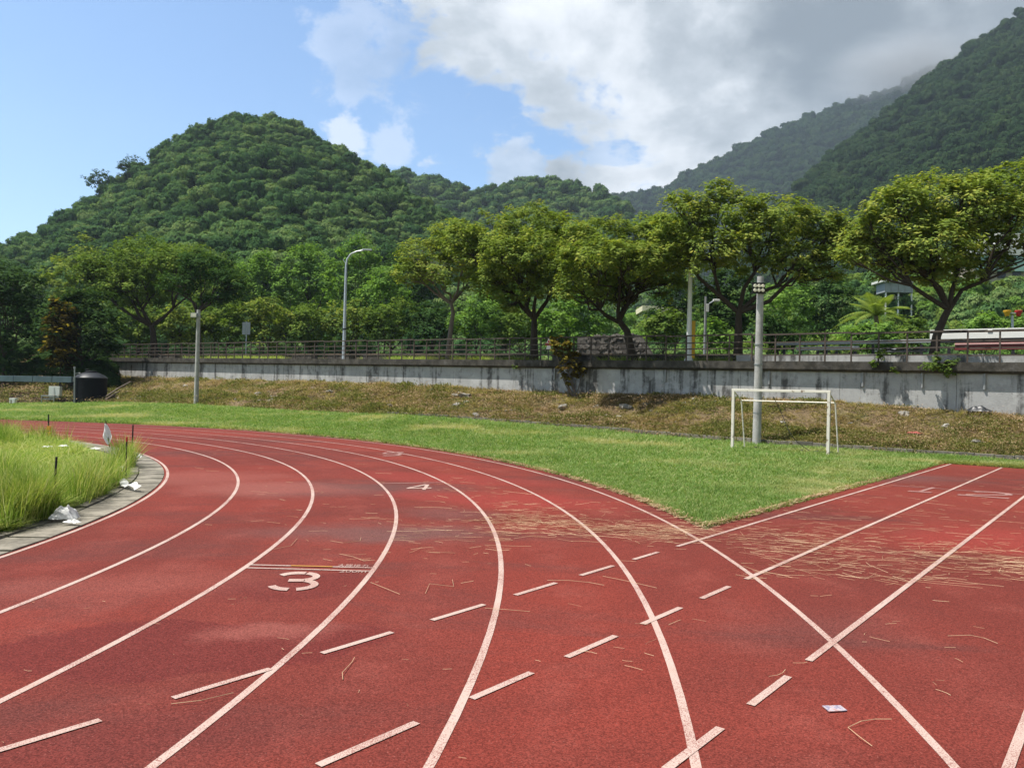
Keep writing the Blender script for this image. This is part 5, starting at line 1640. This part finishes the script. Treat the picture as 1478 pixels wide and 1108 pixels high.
# ------------------------------------------------------------------ straw blown over the track
def straw(name, spec, label, lift=.006):
    V_, F_, T_ = [], [], []; k = 0
    for (sampler, n, Lm, w) in spec:
        for i in range(n):
            px, py = sampler()
            g_ = gnd(px, py)
            if py < 600 or not bool(in_track(np.array(g_.x), np.array(g_.y))): 
                if rng.random() < .9: continue
            L = .75 * Lm * math.exp(rng.normal() * .55); a = rng.normal() * .5 + (PI if rng.random() < .5 else 0) - .12
            pts = []; p = np.array([g_.x, g_.y, lift + .012 * rng.random()]); kink = rng.normal() * .35
            for s_ in range(4):
                pts.append(p.copy()); p = p + np.array([math.cos(a), math.sin(a), rng.normal() * .03]) * L / 3; p[2] = max(.005, p[2]); a += kink * rng.random()
            wv = np.array([-math.sin(a), math.cos(a), .4]) * w * .5
            for s_ in range(4): V_ += [pts[s_] - wv, pts[s_] + wv]
            for s_ in range(3): F_.append((k + 2 * s_, k + 2 * s_ + 1, k + 2 * s_ + 3, k + 2 * s_ + 2))
            T_ += [rng.random()] * 3; k += 8
    o = mesh_obj(name, np_mesh(name, np.array(V_), np.array(F_), M_STRAW, T_))
    return tag(o, label, None, None, 'stuff')
def blob_s(cx, cy, sx, sy, slope=0.0):
    def f():
        a, b = rng.normal(), rng.normal(); return cx + a * sx, cy + b * sy + a * sx * slope
    return f
def uni(x0, x1, y0, y1): return lambda: (rng.uniform(x0, x1), rng.uniform(y0, y1))
straw('loose_straw', [
    (blob_s(800, 754, 55, 7, .05), 332, .22, 0.0029), (blob_s(900, 764, 55, 7, .06), 332, .22, 0.0029), (blob_s(735, 752, 28, 6), 130, .22, 0.0029), (blob_s(760, 772, 70, 7), 101, .25, 0.0034),
    (blob_s(960, 768, 30, 8), 216, .2, 0.0029), (uni(700, 960, 725, 745), 86, .2, 0.0034), (uni(600, 760, 690, 740), 86, .2, 0.0034),
    (blob_s(1130, 778, 60, 14), 216, .25, 0.0029), (blob_s(1200, 790, 90, 16, .05), 216, .25, 0.0029), (blob_s(1230, 815, 90, 12, .06), 130, .27, 0.0029), (blob_s(1400, 805, 60, 10, .15), 187, .25, 0.0029), (blob_s(1450, 815, 40, 8, .1), 101, .22, 0.0029),
    (uni(1060, 1478, 735, 840), 332, .25, 0.0029), (uni(1080, 1478, 690, 740), 187, .22, 0.0029), (uni(1100, 1478, 840, 1000), 28, .14, 0.0029), (uni(420, 720, 700, 850), 68, .16, 0.0029), (uni(550, 720, 750, 800), 72, .25, 0.0029), (uni(740, 1100, 800, 1000), 22, .12, 0.0023), (uni(0, 700, 850, 1108), 31, .05, 0.0023), (uni(280, 700, 640, 760), 86, .18, 0.0034)],
    'dry straw blown across the red track')
# dry cut grass along the edge of the lawn
V_, F_, T_ = [], [], []; k = 0
for i in range(5200):
    px = rng.uniform(330, 1384); r_ = ray(px, 600); d0 = float(np.interp(px, cols, lawn_in))
    dd = d0 + rng.normal() * .10 + (.08 if px > 985 else .02) + abs(rng.normal()) * .05
    p = np.array([r_.x * dd, dd, .012 + .03 * rng.random()]); a = rng.random() * PI; L = .10 + .14 * rng.random(); 
    u_ = np.array([math.cos(a), math.sin(a), rng.normal() * .12]) * L / 2; wv = np.array([-math.sin(a), math.cos(a), .3]) * .004
    V_ += [p - u_ - wv, p - u_ + wv, p + u_ + wv, p + u_ - wv]; F_.append((k, k + 1, k + 2, k + 3)); T_.append(rng.random()); k += 4
tag(mesh_obj('dry_edge_grass', np_mesh('dry_edge_grass', np.array(V_), np.array(F_), M_STRAW, T_)), 'dry cut grass along the edge of the lawn', kind='stuff')

# ------------------------------------------------------------------ grass
def tuft_proto(nm, m, n, h, spread, w, lean, seed_heads=0):
    V_, F_, T_ = [], [], []; k = 0
    for i in range(n):
        a = rng.random() * 6.28; r = spread * math.sqrt(rng.random()); b = np.array([math.cos(a) * r, math.sin(a) * r, 0])
        a2 = a + rng.normal() * .8; hh = h * (.55 + .6 * rng.random()); l = lean * hh * (.3 + rng.random())
        out = np.array([math.cos(a2), math.sin(a2), 0]); sd = np.array([-math.sin(a2), math.cos(a2), 0]) * w * .5 * (.7 + .6 * rng.random())
        m1 = b + out * l * .35 + np.array([0, 0, hh * .6]); tp = b + out * l + np.array([0, 0, hh])
        V_ += [b - sd, b + sd, m1 + sd * .8, m1 - sd * .8, tp + sd * .12, tp - sd * .12]
        F_ += [(k, k + 1, k + 2, k + 3), (k + 3, k + 2, k + 4, k + 5)]; t_ = rng.random() * .8 + (.2 if rng.random() < .12 else 0); T_ += [t_, min(1, t_ + .1)]; k += 6
    return proto(nm, np_mesh(nm, np.array(V_), np.array(F_), m, T_))
TG = [tuft_proto('lawn_tuft', M_GRASS, 10, .085, .10, .012, .9) for i in range(4)]
TL = [tuft_proto('tall_tuft', M_GRASS_T, 20, .30, .14, .008, .95) for i in range(4)]
TS = [tuft_proto('weed_form', M_GRASS_T, 15, .30, .16, .011, 1.15) for i in range(4)]
TW = [tuft_proto('weed_tuft', M_WEED, 14, .14, .10, .016, .9) for i in range(4)]
# lawn: even over the picture, so denser near the camera
n = 112000
px = rng.uniform(-400, 1790, n)
d0 = np.interp(px, cols, lawn_in) + .04; d1 = np.interp(px, TOE_X, TOE_D) - .1
u = rng.random(n); invd = 1 / d0 + (1 / d1 - 1 / d0) * u; d = 1 / invd
rr = np.array([tuple(ray(float(x), 600)) for x in np.linspace(-400, 1790, 500)]); rx = np.interp(px, np.linspace(-400, 1790, 500), rr[:, 0])
ff = np.clip((d - d0) / (d1 - d0), 0, 1)
# height of the lawn sheet by interpolation in its grid
ci = (px - cols[0]) / (cols[1] - cols[0]); i0 = np.clip(ci.astype(int), 0, len(cols) - 2); fa = ci - i0
gj = ff ** (1 / 1.4) * (NR - 1); j0 = np.clip(gj.astype(int), 0, NR - 2); fb = gj - j0
zz = (LV[i0, j0, 2] * (1 - fb) + LV[i0, j0 + 1, 2] * fb) * (1 - fa) + (LV[i0 + 1, j0, 2] * (1 - fb) + LV[i0 + 1, j0 + 1, 2] * fb) * fa
pts = np.stack([rx * d, d, zz - .005], 1)
keep = ~in_track(pts[:, 0], pts[:, 1]) & (d1 > d0)
hmap = .55 + .9 * vnoise(pts[:, 0], pts[:, 1], 1.6, 3, .5, 8)
edge = np.where((px > 560), 1.0, .8)
scl = np.stack([np.clip(d / 13, .8, 2.6)] * 2 + [hmap * edge * np.clip(d / 22, .85, 1.5)], 1)
scatter('lawn_grass', pts[keep], scl[keep], rng.random(keep.sum()) * 6.28, TG, None, 'short uneven green grass of the lawn', tilt=rng.normal(size=keep.sum()) * .15)
# infield weeds
n = 96000
px = np.where(rng.random(n) < .62, rng.uniform(-140, 215, n), rng.uniform(-1000, -140, n)); py = np.where(px < -140, 612 + 420 * rng.random(n), 612 + 185 * rng.random(n) ** .9)
G_ = np.array([tuple(gnd(float(x), float(y), .03)) for x, y in zip(px, py)])
rr_ = np.hypot(G_[:, 0] - (-24.2924), G_[:, 1] - 7.28238); ang = np.arctan2((G_[:, 0] + 24.2924) * D.x + (G_[:, 1] - 7.28238) * D.y, (G_[:, 0] + 24.2924) * N.x + (G_[:, 1] - 7.28238) * N.y)
lim = R0 - .68 - .75 * np.exp(-((ang - 1.02) / .16) ** 2) * 0 - .12 * np.abs(np.sin(ang * 41)) - .1 * np.abs(np.sin(ang * 97 + 1))
lim = lim - .55 * np.exp(-((ang - 1.33) / .16) ** 2)
keep = rr_ < lim
G_ = G_[keep]; rr_ = rr_[keep]; dist = G_[:, 1]
hm = .22 + .75 * vnoise(G_[:, 0], G_[:, 1], 1.5, 3, .55, 4) ** 1.8
hm *= np.where(lim[keep] - rr_ < 1.2, 1.25, .85)
scl = np.stack([np.clip(dist / 16, .7, 1.9)] * 2 + [hm * np.clip(dist / 26, .9, 1.25)], 1)
scatter('infield_weeds', G_, scl * np.array([1.0, 1.0, .60]), rng.random(len(G_)) * 6.28, TS, None, 'tall yellow-green weeds growing over the infield', tilt=rng.normal(size=len(G_)) * .2)
# taller clumps
cl = []
for (x, y, s_, k_) in ((28, 752, 26, 150), (50, 745, 14, 90), (10, 700, 14, 40), (186, 672, 7, 70), (193, 664, 5, 60), (120, 722, 20, 40), (5, 640, 8, 50), (30, 633, 20, 40), (100, 632, 30, 50), (140, 715, 10, 30), (165, 700, 10, 40)):
    for i in range(k_):
        a, b = rng.normal() * s_, rng.normal() * s_ * .28; g_ = gnd(x + a, min(y + b, 770), .03)
        if math.hypot(g_.x + 24.2924, g_.y - 7.28238) < R0 - .68: cl.append(tuple(g_))
cl = np.array(cl)
scatter('tall_weeds', cl, np.stack([np.ones(len(cl)) * 1.0] * 2 + [1.3 + .9 * rng.random(len(cl))], 1), rng.random(len(cl)) * 6.28, TL, None, 'tall grass clumps at the edge of the infield', tilt=rng.normal(size=len(cl)) * .22)
# bank weeds
n = 31000
px = rng.uniform(150, 1790, n); f = rng.random(n)
ii = np.clip(np.round((px + 600) / 4).astype(int), 0, len(bc) - 1); jj = f * (NB - 1); j0 = np.clip(jj.astype(int), 0, NB - 2); a = (jj - j0)[:, None]
B_ = BV[ii, j0] * (1 - a) + BV[ii, j0 + 1] * a
B_[:, 0] += rng.normal(size=n) * .04
dens = vnoise(B_[:, 0], B_[:, 1], 1.3, 3, .6, 6)
keep = dens + rng.random(n) * .5 > .66
B_ = B_[keep]; k_ = np.clip(B_[:, 1] / 28, .8, 1.7)
scatter('bank_weeds', B_, np.stack([k_, k_, k_ * (.18 + .65 * rng.random(len(B_)) ** 2.5)], 1), rng.random(len(B_)) * 6.28, TW, None, 'withered weeds and grass tufts on the bank', tilt=rng.normal(size=len(B_)) * .3)
def flake_proto(nm, m, n, L, spread):
    c = np.stack([rng.normal(size=n) * spread, rng.normal(size=n) * spread, .015 + .05 * rng.random(n)], 1)
    nr = unit(np.stack([rng.normal(size=n) * .5, rng.normal(size=n) * .5, np.ones(n)], 1))
    vs, fs = leaf_quads(c, nr, L * (.5 + rng.random(n)), L * .5 * (.5 + rng.random(n)))
    return proto(nm, np_mesh(nm, vs, fs, m, rng.random(n)))
M_DEADLEAF = leaf_mat('dead_leaf', (0.15, 0.095, 0.05), (0.26, 0.175, 0.095), (0.42, 0.32, 0.20), trans=.1, rnd=.6)
FL = [flake_proto('litter_form', M_DEADLEAF, 46, .040, .26) for i in range(3)]
GW = [flake_proto('green_weed_form', leaf_mat('bank_green', (0.09, 0.10, 0.03), (0.15, 0.165, 0.05), (0.24, 0.22, 0.09), rnd=.5), 34, .07, .16) for i in range(3)]
n = 14000
def bank_scatter(n, thr, seed, sc):
    px = rng.uniform(158, 1790, n); f = rng.random(n)
    fi = (px + 600) / 4; ii = np.clip(fi.astype(int), 0, len(bc) - 2); b_ = (fi - ii)[:, None]; jj = f * (NB - 1); j0 = np.clip(jj.astype(int), 0, NB - 2); a = (jj - j0)[:, None]
    Q = (BV[ii, j0] * (1 - a) + BV[ii, j0 + 1] * a) * (1 - b_) + (BV[ii + 1, j0] * (1 - a) + BV[ii + 1, j0 + 1] * a) * b_
    k = vnoise(Q[:, 0], Q[:, 1], sc, 4, .6, seed) + rng.random(n) * .3 > thr
    return Q[k]
Q = bank_scatter(10800, .66, 12, 1.2)
scatter('bank_litter', Q, np.clip(Q[:, 1] / 28, .8, 1.6) * (.6 + .8 * rng.random(len(Q))), rng.random(len(Q)) * 6.28, FL, None, 'dead leaves and dry litter on the bank', tilt=rng.normal(size=len(Q)) * .15)
Q = bank_scatter(17000, .86, 21, 1.1)
kq = np.clip(Q[:, 1] / 28, .8, 1.6)
scatter('bank_greens', Q, np.stack([kq, kq, kq * (1 + 1.5 * rng.random(len(Q)))], 1), rng.random(len(Q)) * 6.28, GW, None, 'low green weeds creeping over the bank', tilt=rng.normal(size=len(Q)) * .2)
Q = bank_scatter(10800, .62, 27, 1.4)
Q = Q[[i for i in range(len(Q)) if (Vector(Q[i]) - WP0).dot(WN) < -3.1]]
kq = np.clip(Q[:, 1] / 28, .8, 1.6)
scatter('bank_foot_greens', Q, np.stack([kq, kq, kq * (1 + 1.2 * rng.random(len(Q)))], 1), rng.random(len(Q)) * 6.28, GW, None, 'greener weeds along the foot of the bank', tilt=rng.normal(size=len(Q)) * .2)
# dark undergrowth under the trees at the left
n = 3200
px = rng.uniform(-560, 158, n); f = .38 + .67 * rng.random(n)
ii = np.clip(np.round((px + 600) / 4).astype(int), 0, len(bc) - 1); j0 = np.clip((f * (NB - 1)).astype(int), 0, NB - 1)
U = BV[ii, j0].copy(); U[:, 1] += np.where(f > 1, rng.random(n) * 5, 0)
U = U[(rng.random(n) < .6) | (f > .75)]
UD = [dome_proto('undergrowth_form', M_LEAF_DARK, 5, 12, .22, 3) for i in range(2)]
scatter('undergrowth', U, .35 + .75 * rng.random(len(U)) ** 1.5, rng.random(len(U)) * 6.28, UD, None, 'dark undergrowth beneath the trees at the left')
n = 9000
px = rng.uniform(-560, 162, n); f = rng.random(n)
fi = (px + 600) / 4; ii = np.clip(fi.astype(int), 0, len(bc) - 2); b_ = (fi - ii)[:, None]; jj = f * (NB - 1); j0 = np.clip(jj.astype(int), 0, NB - 2); a = (jj - j0)[:, None]
Q = (BV[ii, j0] * (1 - a) + BV[ii, j0 + 1] * a) * (1 - b_) + (BV[ii + 1, j0] * (1 - a) + BV[ii + 1, j0 + 1] * a) * b_
Q = Q[vnoise(Q[:, 0], Q[:, 1], 1.5, 3, .6, 31) > .42]
scatter('slope_litter', Q, 1.8 + 1.2 * rng.random(len(Q)), rng.random(len(Q)) * 6.28, FL[:1] + GW[:1] + UD[:0], None, 'dead leaves and weeds on the dark slope at the left')
# verge growth behind the railing
n = 9000
s_ = rng.uniform(-12, S1, n); nn_ = rng.uniform(11.3, 24, n)
Vg = np.array([tuple(wp(a, b, 0)) for a, b in zip(s_, nn_)])
scatter('verge_weeds', Vg, np.stack([np.full(n, 3.2)] * 2 + [5.0 + 4.0 * rng.random(n)], 1), rng.random(n) * 6.28, TG, None, 'long green grass on the verge beyond the road')
n = 2600
s_ = rng.uniform(-12, S1, n); nn_ = rng.uniform(1.0, 3.5, n)
Vg = np.array([tuple(wp(a, b, -.06)) for a, b in zip(s_, nn_)]); kk = vnoise(Vg[:, 0], Vg[:, 1], 3, 2) > .5
Vg = Vg[kk]
scatter('pavement_weeds', Vg, np.stack([np.full(len(Vg), 1.8)] * 2 + [.7 + .6 * rng.random(len(Vg))], 1), rng.random(len(Vg)) * 6.28, TL, None, 'weeds between the planters behind the railing')

# ------------------------------------------------------------------ air
def haze_fn(m):
    m.node_tree.nodes.clear()
    g = NT(m.node_tree)
    v = g.n('ShaderNodeVolumePrincipled', {'Color': (0.66, 0.82, 1.0, 1), 'Density': HAZE, 'Anisotropy': 0.25})
    out = g.n('ShaderNodeOutputMaterial'); m.node_tree.links.new(v.outputs[0], out.inputs['Volume'])
HAZE = 0.00015
hm_ = bpy.data.materials.new('haze_air'); hm_.use_nodes = True; haze_fn(hm_)
if HAZE > 0:
    hz = MB().box((0, 0, -1.4), 3840, 3840, 640).build('haze', hm_)
    tag(hz, 'thin pale air between the camera and the mountains', kind='stuff')

def mist_mat(d):
    m = bpy.data.materials.new('mist'); m.use_nodes = True; m.node_tree.nodes.clear()
    g = NT(m.node_tree)
    p = g.n('ShaderNodeTexCoord').outputs['Object']
    r = g.vmath('LENGTH', p)
    nz = g.noise(p, 2.6, 4, .6)
    den = g.math('MULTIPLY', g.step(g.math('ADD', r, g.math('MULTIPLY', g.math('SUBTRACT', nz, .5), .7)), .05, .9, d, 0.0), 1.0)
    v = g.n('ShaderNodeVolumePrincipled', {'Color': (0.72, 0.75, 0.79, 1), 'Density': den, 'Anisotropy': 0.3})
    out = g.n('ShaderNodeOutputMaterial'); m.node_tree.links.new(v.outputs[0], out.inputs['Volume'])
    return m
bm = bmesh.new(); bmesh.ops.create_icosphere(bm, subdivisions=4, radius=1.15)
me = bpy.data.meshes.new('mist'); bm.to_mesh(me); bm.free(); me.materials.append(mist_mat(.014))
mo_ = mesh_obj('mist', me); mo_.location = at(1325, 105, 1400); mo_.scale = (230, 150, 85)
tag(mo_, 'pale cloud mist on the top of the far mountain', kind='stuff')
